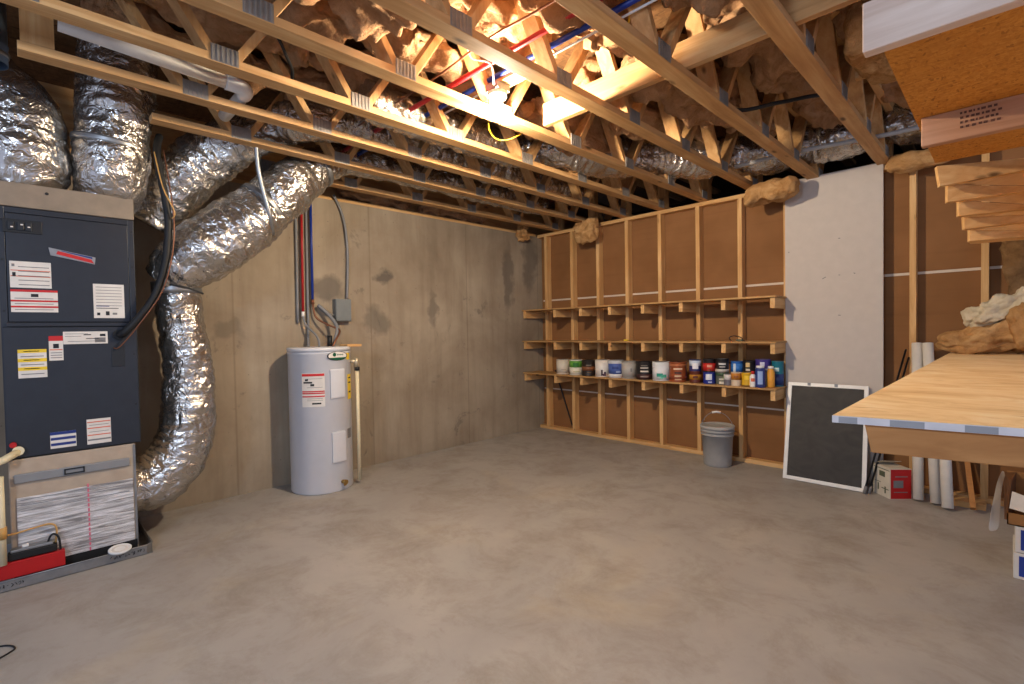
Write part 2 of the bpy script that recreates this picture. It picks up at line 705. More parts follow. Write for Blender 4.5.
# ------------------------------------------------------------------ the setting
XMAX, YMIN = 5.9, -7.4
DECK = 3.03
struct('floor', MB().box((-.25, YMIN, -.12), (XMAX, .115, 0)), FLOOR)
struct('wall_left', MB().box((-.25, YMIN, 0), (0, .115, 2.535)), CONC)
struct('wall_back', MB().box((0, .092, 0), (XMAX, .115, 2.56)), KRAFT)
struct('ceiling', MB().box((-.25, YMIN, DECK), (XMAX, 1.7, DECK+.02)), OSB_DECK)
struct('void_shade_backdrop', MB().box((-.25, 1.68, 2.4), (XMAX, 1.7, DECK)), DARK)
struct('void_light_block_floor', MB().box((-.25, .116, 2.38), (XMAX, 1.7, 2.40)), DARK)  # added slab, keeps world light from entering the dark space from below
struct('void_light_block_side', MB().box((XMAX-.02, .116, 2.4), (XMAX, 1.68, DECK)), DARK)  # added end panel, shuts side light out of the dark space
# pale seams of the boards behind the studs
struct('trim_1', MB().box((0.02, .089, 1.680), (5.8, .0925, 1.700)), SEAM)
struct('trim_2', MB().box((0.02, .089, .515), (5.8, .0925, .530)), SEAM)
struct('trim_3', MB().box((1.352, .089, .04), (1.362, .0925, .515)), SEAM)
# sill on the concrete and the rim board above it
struct('trim_4', MB().box((-.20, YMIN, 2.535), (-.02, 0, 2.573)), WOOD[1])
struct('trim_5', MB().box((-.22, YMIN, 2.573), (-.18, 1.6, DECK)), TRUSSW[1])

# ------------------------------------------------------------------ stud wall at the back
bp = MB().box((0.005, 0, 0), (2.97, .089, .038)).build('bottom_plate', WOOD[0], bevel=.002)
tag(bp, 'long flat wooden plate on the floor under the shelf studs', 'plate')
bp2 = MB().box((3.80, 0, 0), (5.6, .089, .038)).build('bottom_plate', WOOD[0], bevel=.002)
tag(bp2, 'flat wooden plate on the floor behind the white pipes at right', 'plate')
tp = MB().box((0.005, 0, 2.517), (5.6, .089, 2.555)).build('top_plate', WOOD[0], bevel=.002)
tag(tp, 'long flat wooden plate along the top of the stud wall', 'plate')
STUDS = [.145, .573, .964, 1.361, 1.768, 2.188, 2.600, 3.0, 3.43, 3.885, 4.285, 4.72]
DESC = ['rough wooden wall stud in the corner beside the concrete wall',
        'second wooden wall stud from the concrete corner', 'third wooden wall stud from the concrete corner',
        'fourth wooden wall stud from the concrete corner', 'fifth wooden wall stud from the concrete corner',
        'sixth wooden wall stud, left of the grey bucket', 'seventh wooden wall stud, right behind the grey bucket',
        'wooden wall stud hidden behind the left edge of the pale drywall sheet',
        'wooden wall stud hidden behind the middle of the pale drywall sheet',
        'bright wooden wall stud standing just right of the pale drywall sheet',
        'wooden wall stud at right, seen above and below the raised platform',
        'wooden wall stud at far right behind the insulation pile']
for i, x in enumerate(STUDS):
    w = .041
    s = MB().box((x-w/2, 0, .038), (x+w/2, .089, 2.517)).build('wall_stud', WOOD[2], bevel=.002)
    tag(s, DESC[i], 'stud', 'wall studs')
    s['_'] = 0
    del s['_']

# pale drywall remnant standing against the studs
dw = thing('drywall_sheet', 'tall pale grey drywall sheet standing against the stud wall', 'drywall', (3.35, -.012, 0))
MB().box((3.0, -.02, .01), (3.705, -.004, 2.575)).build('board', DRYWALL, dw)
for (x, z, l, a) in ((3.41, 2.02, .016, .1), (3.30, 1.70, .03, -.5), (3.41, 1.715, .012, .1), (3.515, 1.72, .014, .5),
                     (3.41, 1.38, .018, .1), (3.03, 1.95, .012, 1.2)):
    M = Matrix.Translation((x, -.021, z)) @ Matrix.Rotation(a, 4, 'Y')
    MB().box((-l/2, -.0006, -.003), (l/2, .0008, .003), M).build('screw_mark', GREYT, dw)

# ------------------------------------------------------------------ shelves on cantilever brackets
SHELVES = [(.745, 'lower wooden wall shelf, the one holding the paint cans'),
           (1.150, 'middle wooden wall shelf above the paint cans, nearly empty'),
           (1.545, 'top wooden wall shelf, empty, with bracket arms under it')]
BRX = [.030, .532, .923, 1.320, 1.727, 2.147, 2.559, 2.978]
for z, lab in SHELVES:
    t = thing('wall_shelf', lab, 'shelf', (1.55, -.1, z), 'wall shelves')
    MB().box((.004, -.315, z), (3.010, -.002, z+.016)).build('shelf_board', SHELFW, t, .002)
    for xx in BRX:
        MB().box((xx-.0195, -.295, z-.091), (xx+.0195, .088, z-.001)).build('bracket_arm', WOOD[1], t, .002)

# thin dark stick leaning in the first bay
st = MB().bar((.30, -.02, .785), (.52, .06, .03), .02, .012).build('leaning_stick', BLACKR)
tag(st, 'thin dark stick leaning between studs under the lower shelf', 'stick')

# ------------------------------------------------------------------ paint cans
CAMXY = Vector((4.402, -4.856))


def colmat(c, _cache={}):
    if c not in _cache:
        _cache[c] = m_plain('can_paint_%d_%d_%d' % c, rgb(*c), .42, 0, .05)
    return _cache[c]


def can(name, label, x, y, z, r, h, body, bands=(), marks=(), lid=GALV, cat='paint can', group='paint cans on the lower shelf'):
    """bands: (z0, z1, colour) round the can; marks: (angle, half width, z0, z1, colour) on its front, all as fractions"""
    t = thing(name, label, cat, (x, y, z), group)
    c = (x, y, z)
    MB().lathe([(0, 0), (r, 0), (r*1.02, .004), (r, .009), (r, h-.012), (r*1.03, h-.008), (r*1.03, h-.002), (r*.97, h),
                (r*.94, h-.004)], c, 28).build('can_body', body if not isinstance(body, tuple) else colmat(body), t)
    MB().lathe([(r*.945, h-.010), (r*.93, h-.003), (r*.80, h-.001), (r*.78, h-.006), (0, h-.006)], c, 28).build('can_lid', lid, t)
    am = math.atan2(CAMXY.y-y, CAMXY.x-x)
    if bands or marks:
        mb = MB()
        ms = []
        for (a, b, cc) in bands:
            mb.mat(len(ms))
            ms.append(colmat(cc))
            mb.lathe([(r, h*a), (r+.0012, h*a), (r+.0012, h*b), (r, h*b)], c, 28)
        for (da, hw, a, b, cc) in marks:
            mb.mat(len(ms))
            ms.append(colmat(cc))
            mb.patch(c, r+.0012, am+da, hw, h*a, h*b, .001, 8)
        mb.build('can_label', ms, t)
    return t


def bail(t, c, r, h, side=1):
    mb = MB()
    c = Vector(c)
    pts = [c+Vector((r*1.05*cos(a), r*1.05*sin(a), h*.82-.02-.05*abs(sin((a-1.2)))))
           for a in [1.2+pi*k/10 for k in range(11)]]
    mb.tube([tuple(p) for p in pts], .002, 6)
    mb.build('wire_bail', GALV, t)


Z0 = .761
G, GH = .079, .182
can('paint_can', 'plain cream paint can, leftmost on the lower shelf', .575, -.2, Z0, .077, .178, (206, 192, 172),
    [(.08, .9, (208, 196, 178))], [(.1, .35, .3, .36, (176, 160, 140))])
can('paint_can', 'green and white paint can beside the leftmost cream can', .775, -.2, Z0, .077, .182, (214, 208, 190),
    [(.05, .5, (216, 210, 190)), (.5, .92, (92, 148, 56))], [(0, .45, .55, .8, (52, 112, 40)), (.1, .5, .2, .26, (160, 166, 130))], lid=OLIVE)
can('paint_can', 'black paint can with brown band, third from the left on the shelf', .962, -.2, Z0, .079, .180, (42, 34, 30),
    [(.35, .6, (122, 74, 44))], [(0, .4, .66, .72, (120, 110, 90)), (.05, .3, .2, .25, (110, 84, 50))], lid=BLACK)
can('paint_can', 'white paint can with a small dark picture low on its label', 1.155, -.2, Z0, .081, .190, (220, 212, 202),
    [(.05, .92, (222, 214, 204))], [(-.05, .16, .08, .42, (54, 36, 44)), (.28, .2, .06, .3, (70, 50, 66)), (.1, .06, .2, .45, (226, 220, 214))])
can('paint_can', 'blue labelled paint can with white base, fifth from the left', 1.335, -.2, Z0, .083, .190, (206, 206, 208),
    [(.22, .82, (74, 96, 160)), (.02, .22, (212, 208, 206))], [(-.1, .42, .5, .66, (44, 62, 124)), (.3, .3, .3, .4, (150, 166, 204))])
can('paint_can', 'plain grey metal paint can between the blue and black cans', 1.500, -.2, Z0, .078, .186, (164, 158, 150),
    [(.06, .88, (170, 164, 156))], [(.3, .12, .4, .6, (130, 126, 122))])
can('paint_can', 'black paint can with white text lines on its label', 1.687, -.2, Z0, .083, .190, (36, 32, 32),
    [(.05, .3, (62, 34, 34))], [(0, .5, .62, .68, (200, 190, 176)), (0, .5, .42, .5, (210, 200, 186)), (0, .4, .75, .8, (120, 112, 100)),
                               (0, .5, .14, .2, (150, 130, 120))], lid=BLACK)
t = can('paint_can', 'white paint can with a green wave across its label', 1.884, -.2, Z0, .088, .192, (214, 216, 216),
        [(.04, .93, (216, 218, 220))], [(-.2, .35, .22, .40, (48, 140, 120)), (.25, .3, .18, .34, (70, 160, 136)), (0, .2, .12, .2, (120, 190, 160))])
bail(t, (1.884, -.2, Z0), .088, .192)
t = can('paint_can', 'rust brown paint can with text bands right of the white wave can', 2.065, -.2, Z0, .085, .196, (146, 74, 40),
        [(.1, .3, (128, 60, 34)), (.78, .9, (176, 104, 66))], [(0, .5, .62, .70, (222, 190, 160)), (0, .38, .42, .5, (60, 40, 34)),
                                                           (0, .38, .26, .34, (206, 176, 140)), (0, .38, .10, .16, (190, 150, 110))], lid=BLACK)
bail(t, (2.065, -.2, Z0), .085, .196)
# small cans and the double stack at the right end
q = dict(group='small cans at the right end of the shelf')
can('paint_can', 'slim blue can standing behind the rust brown can', 2.20, -.10, Z0, .050, .185, (36, 60, 140), [(.6, .95, (170, 180, 190))], **q)
can('paint_can', 'brown and gold quart can at the base of the stack by the blue can', 2.255, -.22, Z0, .055, .115, (96, 44, 30),
    [(.3, .7, (176, 120, 40))], [(0, .4, .4, .6, (90, 40, 30))], **q)
can('paint_can', 'white and navy quart can stacked on the brown and gold can', 2.255, -.22, Z0+.115, .055, .112, (34, 40, 96),
    [(.45, .95, (190, 200, 214))], [(0, .5, .2, .7, (222, 222, 224))], **q)
can('paint_can', 'maroon can standing behind between the small stacks', 2.335, -.09, Z0, .05, .125, (120, 28, 40), [], **q)
can('paint_can', 'blue quart can with white label under the red one', 2.393, -.22, Z0, .056, .112, (28, 44, 132),
    [], [(-.1, .5, .35, .85, (214, 216, 222)), (.1, .3, .1, .22, (180, 190, 220))], **q)
can('paint_can', 'red quart can with black top stacked on the blue one', 2.393, -.22, Z0+.112, .057, .125, (34, 26, 26),
    [(.1, .68, (186, 40, 34))], [(.05, .4, .38, .56, (226, 150, 120)), (0, .3, .14, .24, (120, 60, 30))], lid=BLACK, **q)
can('paint_can', 'grey green quart can under the black text can', 2.508, -.20, Z0, .057, .116, (92, 96, 84),
    [(.72, .95, (62, 84, 58))], [(0, .5, .36, .5, (190, 186, 170)), (0, .5, .05, .25, (210, 204, 190)), (.3, .2, .5, .7, (100, 150, 60))], **q)
can('paint_can', 'black quart can with white text stacked on the grey green can', 2.508, -.20, Z0+.116, .057, .125, (30, 28, 30),
    [(.02, .22, (190, 182, 172))], [(0, .55, .55, .68, (214, 208, 200)), (0, .45, .36, .44, (180, 174, 166))], **q)
can('paint_can', 'tiny grey tin with white top in front of the gold can', 2.583, -.26, Z0, .034, .105, (110, 104, 110), [(.5, .95, (214, 206, 200))], **q)
can('paint_can', 'light blue can standing behind the tiny grey tin', 2.605, -.10, Z0, .055, .215, (44, 96, 170),
    [(.5, .9, (58, 120, 196))], [(-.4, .2, .3, .9, (206, 214, 224))], **q)
can('paint_can', 'gold and cream can with a caramel upper half', 2.658, -.26, Z0, .043, .125, (206, 186, 160),
    [(.45, .97, (180, 116, 40))], [(0, .4, .6, .75, (140, 80, 30))], **q)
can('paint_can', 'purple can at the back behind the yellow tin', 2.725, -.12, Z0, .055, .11, (52, 34, 84), [], **q)
can('paint_can', 'black can with cream lettering stacked on the purple can', 2.725, -.12, Z0+.11, .058, .115, (28, 24, 26),
    [], [(-.25, .3, .5, .85, (206, 176, 120)), (-.25, .3, .2, .36, (214, 200, 176))], lid=BLACK, **q)
can('paint_can', 'bright yellow tin with dark edges at the front of the shelf', 2.748, -.255, Z0, .042, .125, (206, 160, 30),
    [(.0, .12, (120, 84, 24))], [(0, .45, .5, .8, (236, 196, 48))], **q)
t = thing('spray_bottle', 'slim white and red bottle beside the yellow tin', 'bottle', (2.808, -.275, Z0), 'bottles at the right end of the shelf')
MB().lathe([(0, 0), (.024, 0), (.026, .01), (.026, .09), (.014, .115), (.012, .118)], (2.808, -.275, Z0), 20).build('bottle_body', WHITEP, t)
MB().lathe([(.0125, .114), (.014, .114), (.014, .14), (0, .142)], (2.808, -.275, Z0), 16).build('cap', RED, t)
MB().patch((2.808, -.275, Z0), .0262, -1.25, .6, .05, .08).build('bottle_label', ORANGE, t)
t = thing('caulk_tube', 'tall dark blue bottle with a pale front panel near the shelf end', 'bottle', (2.868, -.27, Z0), 'bottles at the right end of the shelf')
MB().lathe([(0, 0), (.038, 0), (.04, .01), (.04, .16), (.03, .175), (.03, .178)], (2.868, -.27, Z0), 24).build('bottle_body', BLUE, t)
MB().lathe([(.031, .172), (.033, .172), (.033, .19), (0, .192)], (2.868, -.27, Z0), 20).build('cap', WHITEP, t)
MB().patch((2.868, -.27, Z0), .0402, -1.27, .5, .03, .145).build('bottle_label', m_plain('pale_blue_print', rgb(150, 172, 214), .5), t)
can('paint_can', 'white and grey can standing behind the dark blue bottle', 2.842, -.12, Z0, .055, .125, (190, 184, 176), [], **q)
can('paint_can', 'purple and silver can on top of the can behind the blue bottle', 2.842, -.12, Z0+.125, .062, .115, (70, 54, 130),
    [(.0, .3, (150, 146, 160))], [(-.1, .3, .5, .8, (214, 210, 226))], **q)
t = thing('wood_glue_bottle', 'orange yellow bottle with narrow neck near the shelf end', 'bottle', (2.935, -.21, Z0), 'bottles at the right end of the shelf')
MB().lathe([(0, 0), (.03, 0), (.032, .01), (.032, .13), (.022, .16), (.022, .17)], (2.935, -.21, Z0), 24).build('bottle_body', m_plain('orange_yellow_plastic', rgb(214, 150, 50), .4), t)
MB().lathe([(.023, .165), (.024, .165), (.022, .185), (0, .187)], (2.935, -.21, Z0), 16).build('cap', WHITEP, t)
can('paint_can', 'tall teal can at the very end of the lower shelf', 2.955, -.09, Z0, .048, .225, (30, 110, 126),
    [(.05, .5, (36, 58, 110))], [(-.2, .4, .6, .75, (190, 214, 210))], **q)

# bits on the middle shelf
t = thing('wire_handle', 'small dark bent wire holder on the middle shelf by a stud', 'wire', (2.64, -.2, 1.166))
MB().tube(smooth_path([(2.60, -.22, 1.17), (2.59, -.24, 1.20), (2.63, -.22, 1.215), (2.68, -.2, 1.20), (2.70, -.2, 1.172), (2.72, -.22, 1.170)]), .004, 6).build('wire', BLACK, t)
MB().box((2.645, -.225, 1.166), (2.70, -.195, 1.184)).build('clip', OLIVE, t, .002)
MB().lathe([(.014, 0), (.026, 0), (.026, .016), (.014, .016), (.014, 0)], (1.495, -.24, 1.166), 20).build('tape_roll', YELLOW)
tag(bpy.data.objects['tape_roll'], 'small yellow tape roll lying on the middle shelf', 'tape')

# ------------------------------------------------------------------ bucket
B = Vector((2.475, -.245, 0))
t = thing('bucket', 'grey plastic bucket with lid and wire bail in front of the studs', 'bucket', B)
MB().lathe([(0, 0), (.118, 0), (.122, .006), (.124, .03), (.137, .285), (.146, .287), (.146, .300), (.138, .302), (.139, .318),
            (.150, .320), (.150, .335), (.141, .337), (.142, .36), (.135, .36)], B, 40).build('bucket_body', BUCKET, t)
MB().lathe([(.148, .350), (.152, .352), (.153, .372), (.146, .380), (.136, .378), (.132, .370), (.06, .372), (0, .373)], B, 40).build('bucket_lid', LIDG, t)
pts = []
for k in range(13):
    a = pi*k/12
    pts.append(B+Vector((cos(a)*.15*cos(.6)-.02*sin(a), cos(a)*.15*sin(.6)+.03*sin(a), .31+.185*sin(a))))
MB().tube([tuple(p) for p in pts], .0028, 8).build('wire_bail', GALV, t)
MB().tube([tuple(p) for p in pts[5:8]], .010, 10).build('grip', WHITEP, t)

# ------------------------------------------------------------------ window screen leaning on the drywall
t = thing('window_screen', 'black mesh window screen in white frame leaning on the drywall', 'screen', (3.34, -.3, 0))
c00, c10, c01, c11 = Vector((3.054, -.300, .004)), Vector((3.640, -.300, .004)), Vector((3.030, -.045, .800)), Vector((3.616, -.045, .800))
mb = MB()
wd = .030
e1 = (c10-c00).normalized()
e2 = (c01-c00).normalized()
for p, qq in ((c00+e1*wd/2, c01+e1*wd/2), (c10-e1*wd/2, c11-e1*wd/2)):
    mb.bar(p, qq, wd, .014, e1.cross(e2))
for p, qq in ((c00+e2*wd/2, c10+e2*wd/2), (c01-e2*wd/2, c11-e2*wd/2)):
    mb.bar(p+e1*wd, qq-e1*wd, wd, .014, e1.cross(e2))
mb.build('frame', WHITEP, t, .002)
mb = MB()
nn = e1.cross(e2)
mb.hexa([c00+e1*wd+e2*wd, c10-e1*wd+e2*wd, c11-e1*wd-e2*wd, c01+e1*wd-e2*wd] +
        [p+nn*.001 for p in (c00+e1*wd+e2*wd, c10-e1*wd+e2*wd, c11-e1*wd-e2*wd, c01+e1*wd-e2*wd)])
mb.build('mesh_panel', SCREEN, t)
mb = MB()
for k in (.28, .62):
    p = c01+(c11-c01)*k
    mb.box((p.x-.012, p.y-.014, p.z-.03), (p.x+.012, p.y-.008, p.z+.004))
mb.build('pull_tab', GALV, t)

# ------------------------------------------------------------------ carton, rods, pipes at the right
t = thing('carton', 'small red and white printed carton on the floor by the white pipes', 'box', (3.78, -.25, 0))
A_, B_, C_ = Vector((3.793, -.340, 0)), Vector((3.905, -.238, 0)), Vector((3.670, -.212, 0))
D_ = B_+C_-A_
H_ = Vector((0, 0, .225))
MB().hexa([A_, B_, D_, C_, A_+H_, B_+H_, D_+H_, C_+H_]).build('carton_body', m_plain('white_carton', rgb(206, 196, 180), .6), t)
n1 = (B_-A_).cross(Vector((0, 0, 1))).normalized()
u1 = (B_-A_)


def face_rect(mb, o, u, nrm, a0, a1, z0, z1, tt=.0015):
    p = [o+u*a0+Vector((0, 0, z0)), o+u*a1+Vector((0, 0, z0)), o+u*a1+Vector((0, 0, z1)), o+u*a0+Vector((0, 0, z1))]
    mb.hexa(p+[x+nrm*tt for x in p])


mb = MB()
face_rect(mb, A_, u1, n1, .02, .98, .004, .221)
mb.build('red_panel', REDD, t)
mb = MB()
face_rect(mb, A_, u1, n1, .14, .60, .085, .14, .0025)
face_rect(mb, A_, u1, n1, .22, .8, .165, .172, .0025)
face_rect(mb, A_, u1, n1, .16, .8, .05, .056, .0025)
mb.build('printed_square', GREYT, t)
n2 = Vector((0, 0, 1)).cross(C_-A_).normalized()*-1
n2 = (A_-B_).normalized()
mb = MB()
u2 = C_-A_
n2 = Vector((0, 0, 1)).cross(u2).normalized()
if n2.dot(A_-D_) < 0:
    n2 = -n2
for a0, a1, z0, z1 in ((.3, .62, .15, .19), (.1, .5, .06, .066), (.25, .32, .03, .08), (.55, .9, .10, .104), (.66, .72, .04, .09), (.05, .95, .205, .21)):
    face_rect(mb, A_, u2, n2, a0, a1, z0, z1, .002)
mb.build('black_print', OLIVE, t)
mb = MB()
top = [A_+H_, B_+H_, D_+H_, C_+H_]
cent = (A_+B_+C_+D_)/4+H_
mb.hexa([C_+H_, D_+H_, D_+H_+(A_-C_)*.45+Vector((0, 0, .03)), C_+H_+(A_-C_)*.45+Vector((0, 0, .035))] +
        [p+Vector((0, 0, .003)) for p in (C_+H_, D_+H_, D_+H_+(A_-C_)*.45+Vector((0, 0, .03)), C_+H_+(A_-C_)*.45+Vector((0, 0, .035)))])
mb.build('top_flap', m_plain('cream_flap', rgb(196, 182, 156), .6), t)

for k, (p, qq, lab) in enumerate((((3.63, -.33, .01), (3.845, -.004, 1.10), 'black metal rod leaning behind the carton, left one of two'),
                                  ((3.655, -.30, .01), (3.862, -.006, 1.04), 'black metal rod leaning behind the carton, right one of two'))):
    t = thing('metal_rod', lab, 'rod', p, 'leaning rods')
    MB().tube([p, qq], .007, 8).build('rod', BLACK, t)
    MB().tube([Vector(p)-Vector((0, 0, .008)), Vector(p)+Vector((.012, .018, .05))], .011, 8).build('rod_end', GREYT, t)

for (p, qq, lab) in (((3.945, -.255, .0), (3.915, -.045, 1.150), 'white plastic pipe standing nearest the bright stud, leftmost of three'),
                     ((4.045, -.27, .0), (3.978, -.050, 1.150), 'white plastic pipe leaning in the middle of three pipes'),
                     ((4.112, -.345, .0), (4.052, -.040, 1.02), 'white plastic pipe leaning furthest right of three pipes')):
    p, qq = Vector(p), Vector(qq)
    p.z += .014
    t = thing('plastic_pipe', lab, 'pipe', p, 'white pipes leaning on the wall')
    MB().tube([p, qq], .033, 24).build('pipe', PVC, t)
    d = (qq-p).normalized()
    MB().tube([qq-d*.003, qq+d*.0008], .027, 20).build('bore', GREYT, t)

ob = MB().bar((4.24, -.30, .03), (4.16, .05, .62), .06, .03, (1, 0, 0)).build('scrap_board', BROWNWOOD)
tag(ob, 'short scrap board leaning on the wall right of the pipes', 'board')
ob = MB().box((4.13, -.20, .0), (4.30, -.06, .042)).build('wood_block', WOOD[0], bevel=.003)
tag(ob, 'short wood block lying on the floor right of the pipes', 'block')

# cartons at the right edge
for k, z in enumerate((0.0, .135)):
    x0, y0 = 4.425+.006*k, -1.33
    t = thing('blue_carton', ['blue and white carton on the floor at the right edge', 'blue and white carton under the brown cardboard box'][k],
              'box', (x0+.2, y0+.15, z), 'stacked blue cartons')
    MB().box((x0, y0, z+.001), (x0+.42, y0+.30, z+.132)).build('carton_body', WHITE, t, .003)
    MB().box((x0+.02, y0-.0015, z+.016), (x0+.42, y0, z+.118)).build('blue_panel', BLUEBOX, t)
    mb = MB()
    mb.box((x0+.045, y0-.0025, z+.06), (x0+.15, y0-.0015, z+.066))
    mb.box((x0+.045, y0-.0025, z+.04), (x0+.12, y0-.0015, z+.045))
    mb.build('printed_line', WHITE, t)
t = thing('cardboard_box', 'open brown cardboard box on blue cartons at the right edge', 'box', (4.63, -1.18, .27))
x0, x1, y0, y1, z0, z1 = 4.402, 4.82, -1.33, -1.12, .269, .50
mb = MB()
mb.box((x0, y0, z0), (x1, y1, z0+.005))
mb.box((x0, y1-.005, z0), (x1, y1, z1))
mb.box((x1-.005, y0, z0), (x1, y1, z1))
mb.box((x0, y0, z0), (x0+.005, y1, z0+.06))
mb.box((x0, y0, z0), (x1, y0+.005, z0+.06))
mb.build('carton_body', CARD, t)
MB().hexa([(x0-.010, y1-.20, z0+.02), (x0, y1-.20, z0+.02), (x0+.03, y1, z0+.02), (x0-.012, y1, z0+.02),
           (x0+.006, y1-.10, z1-.03), (x0+.016, y1-.10, z1-.03), (x0+.035, y1, z1+.0), (x0-.012, y1, z1-.01)]).build('torn_flap', CARD_D, t)
t2 = tag(MB().hexa([(4.41, -1.325, .352), (4.53, -1.34, .335), (4.52, -1.30, .40), (4.42, -1.29, .43),
                (4.41, -1.323, .354), (4.53, -1.338, .337), (4.52, -1.298, .402), (4.42, -1.288, .432)]).build('paper_sheet', WHITE), 'crumpled white paper sticking out of the brown cardboard box', 'paper')
mb = MB()
pr = [(4.392, -1.12, .495), (4.376, -1.17, .45), (4.368, -1.22, .40), (4.362, -1.27, .34), (4.360, -1.30, .28), (4.350, -1.335, .22)]
vsx = []
for i, p in enumerate(pr):
    w = .018+.030*i/5
    dz = .01*sin(i*2.1)
    vsx += [Vector((p[0]-w*.45, p[1]-w*.3, p[2]+dz)), Vector((p[0]-.012*cos(i*1.7), p[1], p[2])), Vector((p[0]+w*.45, p[1]+w*.3, p[2]-dz))]
fs = []
for i in range(len(pr)-1):
    for k in range(2):
        fs.append((i*3+k, i*3+k+1, i*3+k+4, i*3+k+3))
mb._add(vsx, fs, True)
pf = mb.build('plastic_bag', FILM)
so = pf.modifiers.new('thick', 'SOLIDIFY')
so.thickness = .002
sb = pf.modifiers.new('sub', 'SUBSURF')
sb.levels = sb.render_levels = 2
tag(pf, 'torn clear plastic bag hanging from the brown cardboard box', 'bag')

# ------------------------------------------------------------------ raised platform at the right
PX, PY, PZ = 4.128, -3.589, 1.10
t = thing('storage_platform', 'raised sheathing platform on a lumber rim at the right', 'platform', (4.8, -2.0, PZ))
mb = MB()
SL = .056/.291
yr = lambda x: PY+(x-PX)*SL
mb.hexa([(PX, PY, PZ-.016), (5.6, yr(5.6), PZ-.016), (5.6, -.355, PZ-.016), (PX, -.355, PZ-.016),
         (PX, PY, PZ), (5.6, yr(5.6), PZ), (5.6, -.355, PZ), (PX, -.355, PZ)])
mb.build('deck_sheet', PLY, t, .001)
mb = MB()


def edge(a, b, o0, o1, z0, z1):
    xa, xb = PX+a, PX+b
    mb.hexa([(xa, yr(xa)-o1, z0), (xb, yr(xb)-o1, z0), (xb, yr(xb)-o0, z0), (xa, yr(xa)-o0, z0),
             (xa, yr(xa)-o1, z1), (xb, yr(xb)-o1, z1), (xb, yr(xb)-o0, z1), (xa, yr(xa)-o0, z1)])


mb.mat(0)
edge(0, 1.4, .0002, .0012, PZ-.016, PZ-.0005)
mb.mat(1)
for a, b in ((.012, .045), (.10, .155), (.215, .262), (.42, .52)):
    edge(a, b, .0010, .0020, PZ-.0155, PZ-.002)
mb.build('painted_edge', [m_plain('whitish_edge', rgb(206, 196, 190), .7, 0, .12), m_plain('grey_edge', rgb(146, 142, 140), .7, 0, .12)], t)
RX = PX+.055
MB().hexa([(RX+.012, yr(RX)+.012, PZ-.077), (5.6, yr(5.6)+.012, PZ-.077), (5.6, yr(5.6)+.05, PZ-.077), (RX+.012, yr(RX)+.05, PZ-.077),
           (RX, yr(RX)+.012, PZ-.0165), (5.6, yr(5.6)+.012, PZ-.0165), (5.6, yr(5.6)+.05, PZ-.0165), (RX, yr(RX)+.05, PZ-.0165)]).build('rim_board', BROWNWOOD, t, .002)
MB().box((PX+.070, PY+.075, PZ-.016-.066), (PX+.108, -.36, PZ-.0165)).build('side_joist', WOOD[1], t, .002)
MB().box((4.9, PY+.21, PZ-.016-.066), (4.938, -.36, PZ-.0165)).build('middle_joist', WOOD[1], t, .002)
for y in (PY+.35, -.45):
    MB().box((5.5, y, 0), (5.589, y+.089, PZ-.017)).build('support_post', WOOD[2], t)
MB().box((4.16, -.40, PZ), (5.5, -.362, PZ+.022)).build('back_cleat', WOOD[0], t, .002)

# insulation heaped on the platform
ins = MB().lump((4.37, -.56, PZ+.115), (.27, .11, .105), 3, .07, 7, 3.0, 22, fn=lambda w: Vector((w.x, w.y, (w.z+.105)*(.62+.38*min(1, (w.x+.27)/.34))-.105))).build('insulation_batt', INSUL_GOLD)
tag(ins, 'golden fiberglass heap lying on the platform edge', 'insulation', 'loose insulation on the platform')
ins = MB().lump((4.37, -.60, PZ+.285), (.21, .09, .075), 9, .07, 9, 2.6, 20, Matrix.Rotation(radians(-33), 4, 'Y')).build('insulation_batt', INSUL_WHITE)
tag(ins, 'pale cream fiberglass piece on top of the golden heap', 'insulation', 'loose insulation on the platform')
ins = MB().lump((4.56, -.66, PZ+.17), (.17, .10, .165), 14, .07, 7, 3.0, 18).build('insulation_batt', INSUL_GOLD)
tag(ins, 'golden fiberglass bundle at the right edge of the platform heap', 'insulation', 'loose insulation on the platform')
ins = MB().lump((4.53, -.28, 1.67), (.16, .07, .30), 21, .04, 7, 4.0, 18).build('insulation_batt', INSUL_POST)
tag(ins, 'grey brown fiberglass batt hanging upright under the landing', 'insulation', 'loose insulation on the platform')

# ------------------------------------------------------------------ landing and winder steps above the platform
t = thing('stair_landing', 'underside of wooden stair landing at upper right, orange strand board on lumber', 'landing', (4.8, -2.3, 2.0))
MB().box((4.142, -3.345, 1.980), (5.6, -3.307, 2.102)).build('front_joist', WHITEWOOD, t, .003)
MB().box((4.165, -2.40, 1.975), (5.6, -2.362, 2.083)).build('second_joist', PINKWOOD, t, .003)
MB().box((4.147, -3.306, 2.0835), (5.6, -1.66, 2.1015)).build('underside_panel', OSB, t)
mb = MB()
random.seed(3)
for r in range(4):
    x = 4.275
    while x < 4.375:
        w = random.uniform(.004, .012)
        mb.box((x, -2.4012, 2.070-.017*r-.008), (x+w, -2.4002, 2.070-.017*r))
        x += w+random.uniform(.003, .007)
mb.build('stamped_mark', m_plain('faded_ink', rgb(92, 62, 52), .8), t)
for y in (-3.30, -1.7):
    MB().box((5.5, y, PZ), (5.589, y+.089, 1.985)).build('landing_post', WOOD[2], t)
MB().box((4.7, -3.306, 2.102), (4.74, -1.66, 2.20)).build('upper_joist', WOOD[1], t)

# descending winder steps behind the landing
LABW = ['largest wooden winder step end under the landing, topmost of five', 'second wooden winder step end from the top',
        'middle wooden winder step end of the five', 'fourth wooden winder step end from the top',
        'lowest wooden winder step end of the five, dimmest']
